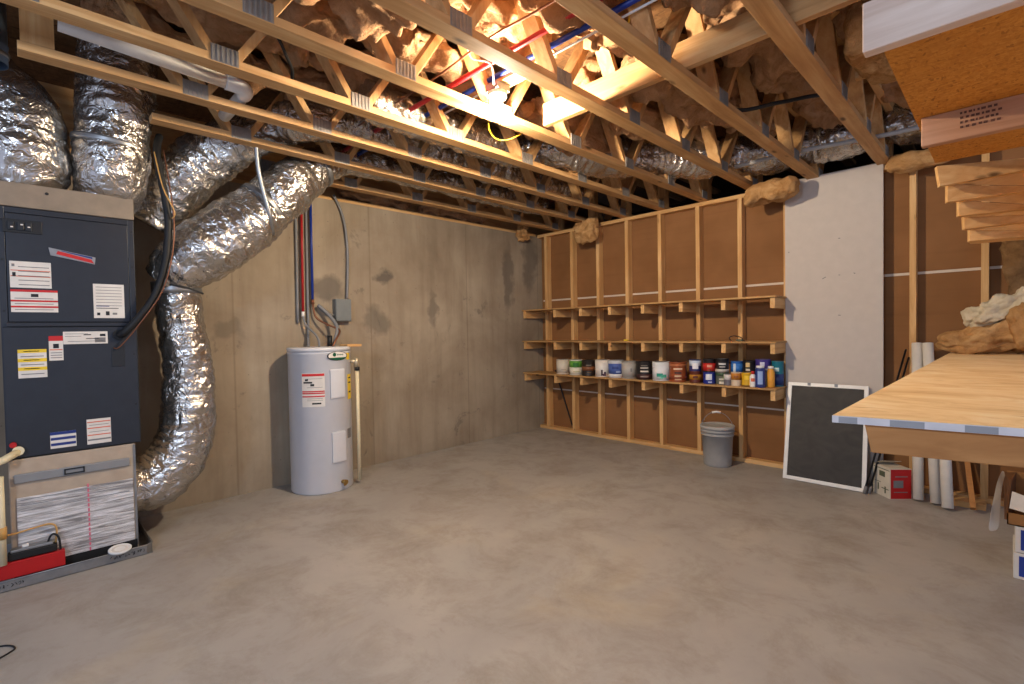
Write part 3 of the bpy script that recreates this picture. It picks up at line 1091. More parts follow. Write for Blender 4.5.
# front face corners of each tapered step end: top left, top right, bottom right, bottom left
WF = [[(4.152, -1.643, 2.073), (4.534, -1.504, 2.056), (4.534, -1.504, 2.012), (4.163, -1.639, 1.973)],
      [(4.186, -1.556, 1.990), (4.537, -1.428, 1.931), (4.537, -1.428, 1.923), (4.186, -1.555, 1.905)],
      [(4.224, -1.467, 1.920), (4.541, -1.351, 1.851), (4.541, -1.351, 1.848), (4.224, -1.467, 1.842)],
      [(4.239, -1.386, 1.851), (4.544, -1.275, 1.821), (4.544, -1.275, 1.799), (4.241, -1.385, 1.784)],
      [(4.259, -1.304, 1.792), (4.548, -1.199, 1.753), (4.548, -1.199, 1.735), (4.259, -1.304, 1.729)]]
for k, q in enumerate(WF):
    q = [Vector(p) for p in q]
    bk = Vector((-.012, .036, 0))
    t = thing('winder_step', LABW[k], 'step', q[3], 'winder steps under the landing')
    MB().hexa(q+[p+bk for p in q]).build('step_end', WOOD[0], t, .001)
    nx = [Vector(p) for p in WF[k+1]] if k < 4 else [p+Vector((0, .08, -.01)) for p in (q[3], q[2])]
    a, b, c, d = q[3]+bk, q[2]+bk, nx[1]-Vector((0, .002, -.002)), nx[0]-Vector((0, .002, -.002))
    up = Vector((0, 0, .012))
    MB().hexa([a, b, c, d, a+up, b+up, c+up, d+up]).build('tread', WOOD[0], t)
sg = MB().box((4.55, -1.66, 1.70), (4.59, -1.10, 2.082)).build('stair_stringer', WOOD[1])
tag(sg, 'lumber stringer holding the right ends of the winder steps', 'stringer')

# ------------------------------------------------------------------ floor trusses
TZ = 2.558
TR = [(.36, 'd', -3.2), (.880, 'c', -4.30), (1.340, 'b', -4.845), (1.795, 'a', -6.2), (2.256, 'e', -6.6), (2.740, 'f', -6.6), (3.220, 'g', -6.6), (3.711, 'h', -6.6)]
TLAB = ['first wooden floor truss from the concrete wall, over the water heater pipes',
        'second wooden floor truss from the concrete wall',
        'third wooden floor truss from the concrete wall, with an end block by the left ducts',
        'fourth wooden floor truss from the concrete wall, running over the tall foil duct',
        'wooden floor truss just left of the lit bulb',
        'wooden floor truss just right of the lit bulb',
        'second wooden floor truss right of the lit bulb',
        'rightmost wooden floor truss, beside the stair landing']
NODE0 = [-3.5, -3.83, -4.18, -4.16, -4.16, -4.20, -4.05, -4.30]
PITCH = .68
TYE = 1.45
for i, (x, nm, ys) in enumerate(TR):
    t = thing('floor_truss', TLAB[i], 'truss', (x, -2, TZ), 'floor trusses')
    MB().box((x-.0445, ys, TZ), (x+.0445, TYE, TZ+.038)).build('bottom_chord', TRUSSW[1], t, .002)
    MB().box((x-.0445, ys, DECK-.04), (x+.0445, TYE, DECK-.002)).build('top_chord', TRUSSW[1], t, .002)
    y = NODE0[i]
    while y-PITCH > ys+.1:
        y -= PITCH
    nodes = []
    while y < .3:
        nodes.append(y)
        y += PITCH
    zb, zt = TZ+.030, DECK-.032
    for y in nodes:
        for sgn in (-1, 1):
            ye = y+sgn*PITCH/2*.92
            if ye < ys+.03 or ye > 1.3:
                continue
            MB().bar((x, y+sgn*.045, zb+.004), (x, ye, zt), .0885, .038, (0, 1, 0)).build('web', TRUSSW[2], t, .002)
        for sx in (-1, 1):
            mb = MB()
            xx = x+sx*.0455
            mb.box((xx-.001, y-.058, TZ+.003), (xx+.001, y+.058, TZ+.080))
            for k in range(6):
                yy = y-.05+.02*k
                mb.box((xx-.004, yy-.004, TZ+.006), (xx+.004, yy+.004, TZ+.077))
            mb.build('connector_plate', PLATE, t)
    MB().box((x-.044, 0.005, TZ+.0385), (x+.044, .085, DECK-.041)).build('bearing_block', TRUSSW[2], t)
    if nm == 'b':
        MB().box((x-.044, ys+.01, TZ+.0385), (x+.044, ys+.12, DECK-.041)).build('end_block', TRUSSW[2], t)

sbk = MB().box((2.31, -2.47, TZ+.043), (4.05, -2.432, TZ+.043+.139)).build('strongback', TRUSSW[0], bevel=.002)
tag(sbk, 'lumber cross brace running through the trusses beside the bulb', 'beam')
blk = MB().box((3.80, -1.55, 2.66), (4.10, -1.51, 2.80), Matrix.Rotation(0, 4, 'X')).build('cross_block', WOOD[0])
tag(blk, 'short lumber block between the rightmost truss and the landing', 'block')
MB().box((3.758, -6.0, DECK-.16), (3.80, -.2, DECK-.003)).build('ledger_board', WOOD[1])
tag(bpy.data.objects['ledger_board'], 'lumber ledger under the deck right of the last truss', 'board')

# ------------------------------------------------------------------ insulation batts up in the bays
xs = [r[0] for r in TR]
BAYS = [(1, 2, 'between the second and third trusses'), (2, 3, 'between the third and fourth trusses'),
        (3, 4, 'in the bay left of the bulb truss'), (4, 5, 'in the bay with the lit bulb'),
        (5, 6, 'just right of the bulb bay'), (6, 7, 'left of the rightmost truss'),
        (7, 8, 'right of the rightmost truss')]
xs2 = xs+[4.19]
PLACE = ['nearest the camera', 'second from the camera', 'third from the camera', 'nearest the back wall']
random.seed(11)
for bi, (a, b, lab) in enumerate(BAYS):
    xm = (xs2[a]+xs2[b])/2
    ylist = [(-4.6, -3.62), (-3.58, -2.66), (-2.38, -1.30), (-1.26, -.50)]
    for k, (y0, y1) in enumerate(ylist):
        th = random.uniform(.09, .13)
        drop = random.uniform(0, .05)
        if a in (3, 4) and k == 1:
            th, drop = .06, 0
        if k == 3:
            th, drop = .05, 0
        ln = (y1-y0)/2
        sg = random.uniform(.3, 1)

        def sag(w, ln=ln, sg=sg, seed=bi*7+k):
            e = w.y/ln
            return Vector((w.x+.02*noise.noise(Vector((w.y*3, seed, 0))), w.y,
                           w.z-.10*sg*max(0, e)**3*(1 if k % 2 else .3)-.05*abs(noise.noise(Vector((w.y*2.3, seed*2., w.x*2))))))
        if a < 3:
            th = .055
            drop = -.03
        o = MB().lump((xm, (y0+y1)/2, DECK-.05-th-drop), (.165, ln, th), bi*9+k, .085, 6.5, 4.5, 26, fn=sag).build('insulation_batt', INSUL)
        tag(o, 'tan fiberglass batt stuffed %s, %s' % (lab, PLACE[k]), 'insulation', 'fiberglass batts between the trusses')
# pieces stuffed along the rim and hanging at the back corner
for (c, s, sd, lab, mt) in (((-.09, -2.3, 2.66), (.075, .42, .07), 31, 'tan fiberglass stuffed over the concrete wall near the grey conduit', INSUL),
                            ((-.09, -1.3, 2.65), (.075, .45, .07), 32, 'tan fiberglass stuffed over the middle of the concrete wall', INSUL),
                            ((.085, -.36, 2.555), (.075, .06, .125), 33, 'tan fiberglass scrap hanging over the concrete wall at the corner', INSUL_GOLD),
                            ((.93, -.16, 2.455), (.165, .10, .12), 34, 'tan fiberglass scrap hanging over the top plate near the corner', INSUL_GOLD)):
    o = MB().lump(c, s, sd, .05, 9, 4, 18).build('insulation_batt', mt)
    tag(o, lab, 'insulation', 'hanging insulation scraps')


def bend(w):
    return Vector((w.x, w.y, w.z-.02*(w.x/.23)**2+.10*w.x))


o = MB().lump((2.955, -.25, 2.46), (.215, .13, .085), 41, .03, 8, 3.5, 20, fn=bend).build('insulation_batt', INSUL_GOLD)
tag(o, 'golden fiberglass roll sagging below the top plate beside the drywall', 'insulation', 'hanging insulation scraps')
o = MB().lump((3.95, -.14, 2.50), (.20, .09, .06), 43, .03, 8, 3.5, 14).build('insulation_batt', INSUL_GOLD)
tag(o, 'tan fiberglass strip hanging above the bright stud at right', 'insulation', 'hanging insulation scraps')
o = MB().lump((3.955, -1.75, 2.72), (.14, .35, .14), 44, .05, 6, 3.5, 16).build('insulation_batt', INSUL_GOLD)
tag(o, 'drooping tan fiberglass batt beside the landing panel', 'insulation', 'hanging insulation scraps')


# ------------------------------------------------------------------ ducts
def duct(parent, name, pts, mat=None, seg=40, seed=0, crinkle=1.0, sub=8, rib=.06):
    P = smooth_path(pts, sub)
    # resample evenly
    L = [0]
    for a, b in zip(P, P[1:]):
        L.append(L[-1]+(Vector(b[:3])-Vector(a[:3])).length)
    step = .014
    n = max(8, int(L[-1]/step))
    Q = []
    j = 0
    for i in range(n+1):
        s = L[-1]*i/n
        while j < len(L)-2 and L[j+1] < s:
            j += 1
        f = (s-L[j])/max(1e-6, L[j+1]-L[j])
        Q.append(tuple(a+(b-a)*f for a, b in zip(P[j], P[j+1])))

    def fn(s, an, p):
        q = Vector((s*13+seed, cos(an)*1.5, sin(an)*1.5))
        w = noise.noise(q)*.009+noise.noise(q*2.3+Vector((5, 1, 2)))*.005
        w += abs(noise.noise(p*6+Vector((seed, 0, 0))))*-.022
        w += (noise.noise(p*3.1+Vector((0, seed, 0))))*.016
        w += .0025*sin(s*2*pi/rib)
        return w*crinkle
    return MB().tube(Q, seg=seg, fn=fn).build(name, mat or FOIL, parent)


def tape(parent, c, d, r, w=.05, mat=None):
    c, d = Vector(c), Vector(d).normalized()
    return MB().tube([c-d*w/2, c-d*w*.2, c+d*w*.2, c+d*w/2], r, 36, fn=lambda s, a, p: .004*noise.noise(p*14)).build('tape_band', mat or GALV, parent)


t = thing('flexible_duct', 'fat foil flexible duct elbow at the left edge above the air handler', 'duct', (.45, -4.86, 2.17), 'foil flexible ducts')
duct(t, 'duct_jacket', [(.50, -5.55, 2.92, .17), (.50, -5.14, 2.84, .17), (.53, -4.97, 2.70, .17), (.57, -4.855, 2.53, .195), (.57, -4.845, 2.34, .21), (.54, -4.855, 2.22, .19), (.47, -4.88, 2.135, .155)], seed=1)
tape(t, (.52, -4.995, 2.735), (0, .62, -.55), .178, .03)
t = thing('flexible_duct', 'tall foil flexible duct rising from the plenum through the trusses', 'duct', (.5, -4.46, 2.17), 'foil flexible ducts')
duct(t, 'duct_jacket', [(.50, -4.49, 2.13, .15), (.58, -4.47, 2.22, .175), (.63, -4.455, 2.36, .19), (.64, -4.45, 2.52, .18), (.64, -4.43, 2.70, .195), (.64, -4.41, 2.90, .195), (.64, -4.40, 3.022, .195)], seed=4)
tape(t, (.635, -4.455, 2.44), (.1, .1, 1), .187, .03)
t = thing('flexible_duct', 'long foil flexible duct from the plenum into the second truss bay', 'duct', (.4, -4.4, 2.1), 'foil flexible ducts')
duct(t, 'duct_jacket', [(.30, -4.24, 2.06, .14), (.36, -4.10, 2.30, .18), (.48, -3.90, 2.55, .185), (.76, -3.62, 2.74, .15), (1.06, -3.35, 2.78, .135), (1.11, -2.9, 2.78, .135),
                        (1.11, -2.2, 2.77, .135), (1.11, -1.5, 2.77, .135), (1.10, -.6, 2.77, .135)], seed=9, crinkle=1.2)
t = thing('flexible_duct', 'foil return duct bending up from the air handler base and across the concrete wall', 'duct', (.42, -4.4, .35), 'foil flexible ducts')
duct(t, 'lower_elbow', [(.42, -4.405, .33, .175), (.42, -4.28, .34, .185), (.42, -4.16, .45, .185), (.42, -4.09, .64, .175), (.42, -4.065, .9, .16), (.42, -4.07, 1.2, .145), (.42, -4.10, 1.5, .135), (.43, -4.12, 1.68, .135)], seed=13)
duct(t, 'upper_run', [(.43, -4.20, 1.66, .14), (.47, -4.10, 1.76, .19), (.53, -3.93, 1.92, .215), (.57, -3.74, 2.08, .215), (.60, -3.60, 2.22, .19), (.62, -3.44, 2.38, .19), (.62, -3.28, 2.53, .17), (.62, -3.12, 2.65, .135),
                      (.62, -2.9, 2.72, .125), (.62, -2.3, 2.735, .125), (.62, -1.5, 2.735, .125), (.62, -.6, 2.735, .12)], seed=19, crinkle=1.1)
tape(t, (.43, -4.115, 1.63), (0, -.05, 1), .145, .08)
tape(t, (.60, -3.60, 2.225), (.05, .7, .7), .193, .035)
tape(t, (.62, -3.20, 2.59), (0, .8, .6), .150, .03)
st = thing('hanger_strap', 'grey strap hanging the foil return duct from a truss', 'strap', (.82, -3.62, 2.5))
MB().tube(smooth_path([(.85, -3.72, 2.60, .015), (.81, -3.70, 2.45, .015), (.80, -3.67, 2.30, .016), (.785, -3.62, 2.12, .016), (.70, -3.58, 2.02, .016)], 4), seg=8).build('strap', GALV, st)
t = thing('flexible_duct', 'foil flexible duct snaking along the back wall top and into the fourth truss bay', 'duct', (2.5, -.5, 2.78), 'foil flexible ducts')
duct(t, 'duct_jacket', [(4.25, -.10, 2.79, .165), (3.95, -.14, 2.795, .175), (3.71, -.16, 2.80, .15), (3.46, -.18, 2.795, .175), (3.22, -.2, 2.80, .15), (2.97, -.24, 2.785, .175), (2.74, -.36, 2.80, .15), (2.48, -.58, 2.775, .175), (2.25, -.86, 2.79, .15), (1.98, -1.32, 2.76, .175), (1.80, -1.68, 2.78, .15),
                        (1.58, -2.05, 2.76, .13), (1.565, -2.6, 2.76, .13), (1.565, -3.3, 2.76, .13)], seed=27, crinkle=1.3)

tk = thing('duct_takeoff', 'blue grey sheet metal duct collar at the upper left corner behind the truss end', 'duct', (.98, -4.95, 2.7))
MB().lathe([(.078, 2.62), (.08, 2.62), (.08, 2.70), (.083, 2.705), (.083, 2.715), (.08, 2.72), (.08, DECK-.003), (.078, DECK-.003)], (.98, -4.955, 0), 28).build('collar', m_plain('blue_grey_steel', rgb(96, 112, 132), .4, .6), tk)
MB().lathe([(.081, 2.655), (.085, 2.66), (.085, 2.672), (.081, 2.677)], (.98, -4.955, 0), 28).build('band_clamp', GALV, tk)

# ------------------------------------------------------------------ air handler
AX, AY0, AY1 = .70, -4.945, -4.375
AZ0, AZ1 = .665, 2.0
t = thing('air_handler', 'charcoal air handler cabinet with warning labels at the left', 'air handler', (.43, -4.66, AZ0))
MB().box((.15, AY0, AZ0), (AX-.012, AY1, AZ1)).build('cabinet', CAB_D, t, .004)
mb = MB()
mb.box((AX-.012, AY0, AZ0), (AX, AY0+.028, AZ1))
mb.box((AX-.012, AY1-.028, AZ0), (AX, AY1, AZ1))
mb.box((AX-.012, AY0+.028, AZ1-.03), (AX, AY1-.028, AZ1))
mb.build('front_flange', CAB, t, .002)
up = MB().box((AX-.012, AY0+.03, 1.392), (AX+.004, AY1-.03, AZ1-.032)).build('upper_panel', CAB, t, .003)
low = MB().box((AX-.012, AY0+.004, AZ0+.004), (AX+.006, AY1-.004, 1.365)).build('lower_panel', CAB, t, .003)
MB().box((AX-.012, AY0+.02, 1.367), (AX+.012, AY1-.02, 1.390)).build('panel_seam_trim', CAB, t, .003)
mb = MB()
for z in (1.45, 1.72, 1.93):
    for y in (AY0+.014, AY1-.014):
        mb.disc((AX, y, z), .006, (1, 0, 0), .003, 10)
for z in (.9, 1.2):
    mb.disc((AX+.006, AY1-.02, z), .006, (1, 0, 0), .003, 10)
mb.build('screw', BLACK, t)
XF = AX+.0045
XL = AX+.0065
# breaker
br = MB().box((AX-.002, -4.925, 1.865), (AX+.009, -4.775, 1.935)).build('breaker_plate', BLACK, t, .002)
mb = MB()
for y in (-4.905, -4.868, -4.838):
    mb.box((AX+.009, y, 1.878), (AX+.016, y+.024, 1.922))
mb.build('breaker_switch', CAB_D, br, .002)
mb = MB()
for y, z in ((-4.895, 1.89), (-4.857, 1.905), (-4.83, 1.895)):
    mb.box((AX+.016, y, z), (AX+.0165, y+.010, z+.006))
mb.build('switch_mark', WHITE, br)
# badge
bd = MB()
bd.mat(0).hexa([(XF, -4.752, 1.800), (XF, -4.556, 1.762), (XF, -4.560, 1.722), (XF, -4.745, 1.758), (XF+.005, -4.752, 1.800), (XF+.005, -4.556, 1.762), (XF+.005, -4.560, 1.722), (XF+.005, -4.745, 1.758)])
bd.mat(1).hexa([(XF+.005, -4.715, 1.784), (XF+.005, -4.575, 1.748), (XF+.005, -4.563, 1.727), (XF+.005, -4.722, 1.766), (XF+.0065, -4.715, 1.784), (XF+.0065, -4.575, 1.748), (XF+.0065, -4.563, 1.727), (XF+.0065, -4.722, 1.766)])
bd.mat(2).hexa([(XF+.005, -4.70, 1.787), (XF+.005, -4.57, 1.762), (XF+.005, -4.57, 1.752), (XF+.005, -4.70, 1.784), (XF+.0065, -4.70, 1.787), (XF+.0065, -4.57, 1.762), (XF+.0065, -4.57, 1.752), (XF+.0065, -4.70, 1.784)])
bd.build('brand_badge', [GALV, RED, BLUE], t)


def label(parent, name, x, y0, y1, z0, z1, bars, mats, base=WHITE):
    """a paper label on a vertical face; bars are (y fraction 0-1 from, to, z fraction from, to, material index)"""
    mb = MB()
    mb.mat(0).box((x, y0, z0), (x+.0012, y1, z1))
    for (a, b, c, d, m) in bars:
        mb.mat(m).box((x+.0012, y0+(y1-y0)*a, z0+(z1-z0)*c), (x+.0018, y0+(y1-y0)*b, z0+(z1-z0)*d))
    return mb.build(name, [base]+mats, parent)


tl = [(.2, .95, .1+.17*i, .13+.17*i, 1) for i in range(5)]
label(t, 'paper_label', XF, -4.905, -4.745, 1.575, 1.715, [(.02, .98, .64, .67, 2), (.02, .98, .42, .45, 2), (.06, .14, .42, .58, 3), (.05, .12, .8, .9, 1)] + tl, [GREYT, ORANGE, BLACK])
label(t, 'warning_label', XF, -4.905, -4.722, 1.445, 1.565, [(0, 1, .90, 1, 1), (0, 1, .46, .54, 1), (0, 1, .20, .28, 1), (.42, .58, .68, .82, 2), (.08, .9, .6, .63, 3), (.08, .9, .36, .39, 3), (.08, .9, .1, .13, 3)], [RED, BLACK, GREYT])
label(t, 'wiring_label', XF, -4.572, -4.432, 1.415, 1.612, [(.08, .92, .9-.09*i, .915-.09*i, 1) for i in range(7)]+[(.08, .5, .34, .36, 2), (.08, .8, .28, .30, 3), (.38, .5, .08, .2, 3), (.1, .2, .08, .16, 3), (.6, .75, .1, .16, 1)], [GREYT, BLUE, BLACK])
label(t, 'caution_label', XL, -4.888, -4.776, 1.092, 1.245, [(0, 1, .88, 1, 1), (0, 1, .56, .68, 1), (0, 1, .26, .38, 1), (.1, .9, .74, .77, 2), (.1, .9, .45, .48, 2), (.1, .9, .12, .15, 2), (.2, .75, .92, .95, 2), (.2, .75, .61, .64, 2), (.2, .75, .31, .34, 2)], [YELLOW, GREYT])
label(t, 'warning_tag', XL, -4.766, -4.708, 1.180, 1.315, [(0, 1, .80, 1, 1), (.3, .7, .50, .68, 2), (.05, .95, .42, .46, 3), (.1, .9, .3, .33, 4), (.1, .9, .2, .23, 4), (.1, .9, .1, .13, 4)], [RED, BLACK, ORANGE, GREYT])
label(t, 'rating_label', XL, -4.707, -4.515, 1.268, 1.338, [(.04, .55, .8, .84, 1), (.04, .4, .6, .64, 1), (.5, .8, .4, .46, 2), (.45, .62, .7, .78, 2), (.7, .95, .1, .5, 1), (.1, .9, .2, .24, 1), (.82, .95, .6, .8, 2)], [GREYT, BLACK])
label(t, 'blue_label', XL, -4.775, -4.668, .695, .785, [(0, 1, .82, 1, 1), (.02, .98, .5, .66, 1), (.02, .98, .16, .32, 1)], [BLUE])
label(t, 'red_label', XL, -4.622, -4.515, .692, .835, [(.02, .98, .86, .9, 1), (.02, .98, .62, .66, 1), (.02, .98, .34, .38, 1), (.02, .98, .14, .2, 2), (.1, .9, .75, .77, 2), (.1, .9, .48, .5, 2)], [ORANGE, GREYT])
mb = MB()
mb.hexa([(XL, -4.50, 1.13), (XL, -4.44, 1.13), (XL, -4.44, 1.30), (XL, -4.50, 1.24), (XL+.003, -4.50, 1.13), (XL+.003, -4.44, 1.13), (XL+.003, -4.44, 1.30), (XL+.003, -4.50, 1.24)])
mb.build('access_cover', CAB_D, t, .002)
MB().tube([(XL, -4.46, 1.315), (XL+.012, -4.46, 1.315)], .032, 20).build('line_grommet', BLACKR, t)

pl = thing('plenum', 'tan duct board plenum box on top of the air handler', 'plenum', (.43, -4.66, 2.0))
MB().box((.14, -4.96, 2.002), (.71, -4.372, 2.13)).build('plenum_box', m_plain('shaded_duct_board', rgb(136, 121, 104), .65, 0, .1), pl, .006)  # duct board colour darkened to carry the shade on this box
MB().tube([(.711, -4.75, 2.09), (.714, -4.75, 2.09)], .008, 10).build('screw', BLACK, pl)
MB().lathe([(.165, 2.13), (.172, 2.13), (.172, 2.15), (.165, 2.15)], (.45, -4.875, 0), 32).build('collar', GALV, pl)

# refrigerant lines
rl = thing('refrigerant_line', 'black insulated refrigerant line curving up beside the air handler', 'pipe', (.73, -4.45, 1.3))
MB().tube(smooth_path([(.700, -4.46, 1.315, .021), (.745, -4.44, 1.33, .021), (.77, -4.37, 1.42, .021), (.78, -4.29, 1.56, .021), (.785, -4.235, 1.76, .021), (.785, -4.215, 1.98, .021), (.775, -4.225, 2.15, .021), (.76, -4.245, 2.30, .021), (.72, -4.25, 2.45, .021), (.64, -4.22, 2.56, .021)], 6), seg=14,
          fn=lambda s, a, p: .002*noise.noise(p*30)).build('foam_sleeve', BLACKR, rl)
MB().tube(smooth_path([(.706, -4.49, 1.24), (.735, -4.46, 1.25), (.79, -4.36, 1.40), (.815, -4.26, 1.58), (.815, -4.205, 1.8), (.81, -4.19, 2.0), (.79, -4.20, 2.2), (.74, -4.22, 2.45)], 5), .004, 8).build('copper_tube', COPPER, rl)
MB().tube(smooth_path([(.812, -4.20, 2.02), (.835, -4.19, 2.06), (.81, -4.24, 2.2), (.76, -4.27, 2.42)], 5), .0035, 6).build('control_wire', TAN, rl)
MB().tube(smooth_path([(.79, -4.22, 1.62), (.80, -4.12, 1.60), (.78, -4.04, 1.57)], 5), .006, 8).build('cable_tie', BLACK, rl)

# ------------------------------------------------------------------ filter box, pan, pump
fb = thing('filter_box', 'foil wrapped filter box with grey slot cover below the air handler', 'filter box', (.43, -4.67, .03))
MB().box((.16, -4.94, .032), (.70, -4.405, .662)).build('box_body', DUCTBOARD, fb, .006)
MB().box((.70, -4.915, .06), (.706, -4.42, .455), None).build('foil_wrap', BUBBLE, fb, .003)
MB().box((.700, -4.935, .033), (.707, -4.41, .085)).build('base_strip', BLACKR, fb)
MB().box((.699, -4.415, .05), (.705, -4.405, .655)).build('corner_bead', GALV, fb)
sl = MB().box((.70, -4.922, .533), (.713, -4.432, .583)).build('slot_cover', FILTERG, fb, .006)
mb = MB()
mb.box((.713, -4.724, .543), (.719, -4.638, .549))
mb.box((.713, -4.724, .568), (.719, -4.638, .574))
mb.box((.713, -4.724, .543), (.719, -4.718, .574))
mb.box((.713, -4.644, .543), (.719, -4.638, .574))
mb.build('finger_pull', CAB_D, sl)
mb = MB()
for k in range(14):
    mb.box((.706, -4.630, .085+.028*k), (.7072, -4.622, .085+.028*k+.02))
mb.build('pink_marking', m_plain('pink_print', rgb(214, 110, 130), .5), fb)
mb = MB()
for z in (.44, .41, .38):
    mb.box((.706, -4.90, z), (.7066, -4.44, z+.004))
mb.build('foil_edge', GALV, fb)

pan = thing('drain_pan', 'galvanised drain pan with handwriting under the filter box', 'pan', (.45, -4.7, 0))
px0, px1, py0, py1, ph = .12, .775, -5.10, -4.345, .055
mb = MB()
mb.box((px0, py0, 0), (px1, py1, .003))
mb.box((px1-.002, py0, 0), (px1, py1-.03, ph))
mb.box((px0, py0, 0), (px0+.002, py1, ph))
mb.box((px0, py1-.002, 0), (px1-.03, py1, ph))
mb.box((px0, py0, 0), (px1, py0+.002, ph))
mb.hexa([(px1-.032, py1-.002, 0), (px1-.002, py1-.032, 0), (px1, py1-.03, 0), (px1-.03, py1, 0),
         (px1-.032, py1-.002, ph), (px1-.002, py1-.032, ph), (px1, py1-.03, ph), (px1-.03, py1, ph)])
mb.tube([(px1, py0, ph), (px1, py1-.03, ph), (px1-.03, py1, ph), (px0, py1, ph)], .004, 8)
mb.build('pan_body', GALV, pan)


def scribble(y, z, seed, n, w=.014, h=.022):
    """handwritten strokes in black marker on the pan's front rim"""
    random.seed(seed)
    mb = MB()
    for k in range(n):
        cy = y+k*w
        pts = [(px1+.0022, cy+random.uniform(-.003, .008), z+random.uniform(0, h)) for _ in range(4)]
        mb.tube(smooth_path(pts, 3), .0011, 5)
    return mb


scribble(-4.545, .018, 5, 12).build('handwriting', BLACK, pan)
scribble(-5.0, .018, 8, 8).build('handwriting', BLACK, pan)
for y in (-4.82, -4.55):
    o = MB().box((.20, y-.06, .004), (.66, y+.03, .030)).build('support_pad', BLACKR)
    tag(o, 'dark pad under the filter box inside the pan, ' + ('near the red plank' if y < -4.7 else 'near the white lid'), 'pad', 'pads under the filter box')
o = MB().box((.792, -5.15, .0005), (.815, -4.735, .0)).build('tmp', REDD)
bpy.data.objects.remove(o)
rp = MB().box((.724, -5.20, .058), (.764, -4.735, .142)).build('red_plank', REDD, bevel=.003)
tag(rp, 'bright red plank lying on the drain pan edge at the left', 'plank')
pu = thing('condensate_pump', 'black condensate pump with clear lid behind the red plank', 'pump', (.66, -4.86, .01))
pu_b = MB().box((.709, -4.955, .145), (.76, -4.765, .185)).build('pump_body', BLACKR, pu, .006)
MB().box((.712, -4.945, .185), (.757, -4.78, .200)).build('pump_head', GALV, pu, .004)
MB().box((.725, -4.90, .2), (.745, -4.875, .212)).build('white_fitting', WHITEP, pu, .002)
MB().tube(smooth_path([(.735, -4.80, .20), (.735, -4.79, .225), (.74, -4.775, .235), (.748, -4.757, .21), (.75, -4.752, .146)], 5), .005, 8).build('pump_cord', BLACK, pu)
MB().tube(smooth_path([(.735, -4.77, .185), (.73, -4.765, .26), (.725, -4.79, .29), (.722, -4.86, .285), (.722, -4.95, .275), (.74, -5.1, .29)], 6), .0045, 8).build('clear_tube', TAN, pu)
ld_ = thing('white_lid', 'round white plastic lid lying in the drain pan', 'lid', (.742, -4.52, .03))
LM = Matrix.Translation((.765, -4.50, .066)) @ Matrix.Rotation(radians(9), 4, 'Y')
mb = MB().lathe([(0, -.006), (.050, -.006), (.055, 0), (.055, .006), (.051, .009), (.046, .006), (0, .005)], (0, 0, 0), 36)
mb.v = [LM @ p for p in mb.v]
mb.build('lid_disc', WHITEP, ld_)
mb = MB().lathe([(.026, .0055), (.033, .0085), (.040, .0055)], (0, 0, 0), 32)
mb.v = [LM @ p for p in mb.v]
mb.build('lid_ring', WHITE, ld_)

dp = thing('drain_pipe', 'cream plastic drain pipes with red cap left of the filter box', 'pipe', (.76, -4.94, .2))
MB().tube([(.78, -5.10, .63), (.785, -4.955, .682), (.72, -4.90, .705)], .019, 16).build('upper_pipe', CPVC, dp)
MB().tube(smooth_path([(.785, -5.06, .70), (.785, -4.97, .685)], 3), .019, 16).build('side_pipe', CPVC, dp)
MB().tube([(.785, -4.972, .145), (.785, -4.972, .60)], .017, 16).build('down_pipe', CPVC, dp)
MB().tube([(.785, -4.972, .28), (.785, -4.972, .34)], .021, 16).build('coupling', TAN, dp)
MB().tube([(.70, -4.90, .705), (.735, -4.90, .712)], .024, 16).build('elbow_fitting', CPVC, dp)
MB().tube([(.708, -4.918, .745), (.735, -4.918, .745)], .014, 14).build('red_cap', REDD, dp)

cb = MB().tube(smooth_path([(1.36, -5.10, .004), (1.40, -4.99, .004), (1.425, -4.945, .004), (1.47, -4.925, .004), (1.495, -4.94, .004), (1.54, -5.0, .004), (1.6, -5.1, .004)], 6), .0035, 8).build('floor_cable', BLACK)
tag(cb, 'thin black cable loop on the floor at the lower left', 'cable')

# ------------------------------------------------------------------ water heater
HC = Vector((.285, -3.085, 0))
HR, HH = .248, 1.185
w = thing('water_heater', 'grey white electric water heater standing by the concrete wall', 'water heater', HC)
MB().lathe([(0, .0), (HR-.006, .0), (HR-.002, .006), (HR, .012), (HR, HH-.05), (HR+.002, HH-.048), (HR+.002, HH-.03), (HR, HH-.028), (HR, HH-.006), (HR-.006, HH)], HC, 64).build('tank', HEATER, w)
MB().lathe([(HR-.001, HH-.03), (HR+.005, HH-.03), (HR+.005, HH+.002), (HR-.004, HH+.006), (0, HH+.006)], HC, 64).build('top_cap', HEATER, w)
AMC = math.atan2(CAMXY.y-HC.y, CAMXY.x-HC.x)


def ang(px):
    """angle round the tank for a given picture-left to picture-right fraction (-1..1)"""
    return AMC+math.asin(px)


def panel(a, hw, z0, z1):
    mb = MB()
    mb.lathe([(HR, z0), (HR+.012, z0), (HR+.014, z0+.01), (HR+.014, z1-.01), (HR+.012, z1), (HR, z1)], HC, 10, False, a-hw, a+hw)
    # side faces
    for s in (-1, 1):
        an = a+s*hw
        d = Vector((cos(an), sin(an), 0))
        tn = Vector((-sin(an), cos(an), 0))*s
        p = [HC+d*HR+Vector((0, 0, z0)), HC+d*(HR+.013)+Vector((0, 0, z0)), HC+d*(HR+.013)+Vector((0, 0, z1)), HC+d*HR+Vector((0, 0, z1))]
        mb.hexa(p+[x+tn*.002 for x in p])
    return mb


panel(ang(.53), .245, .775, 1.01).build('access_panel', HEATER_P, w)
panel(ang(.53), .235, .245, .495).build('access_panel', HEATER_P, w)
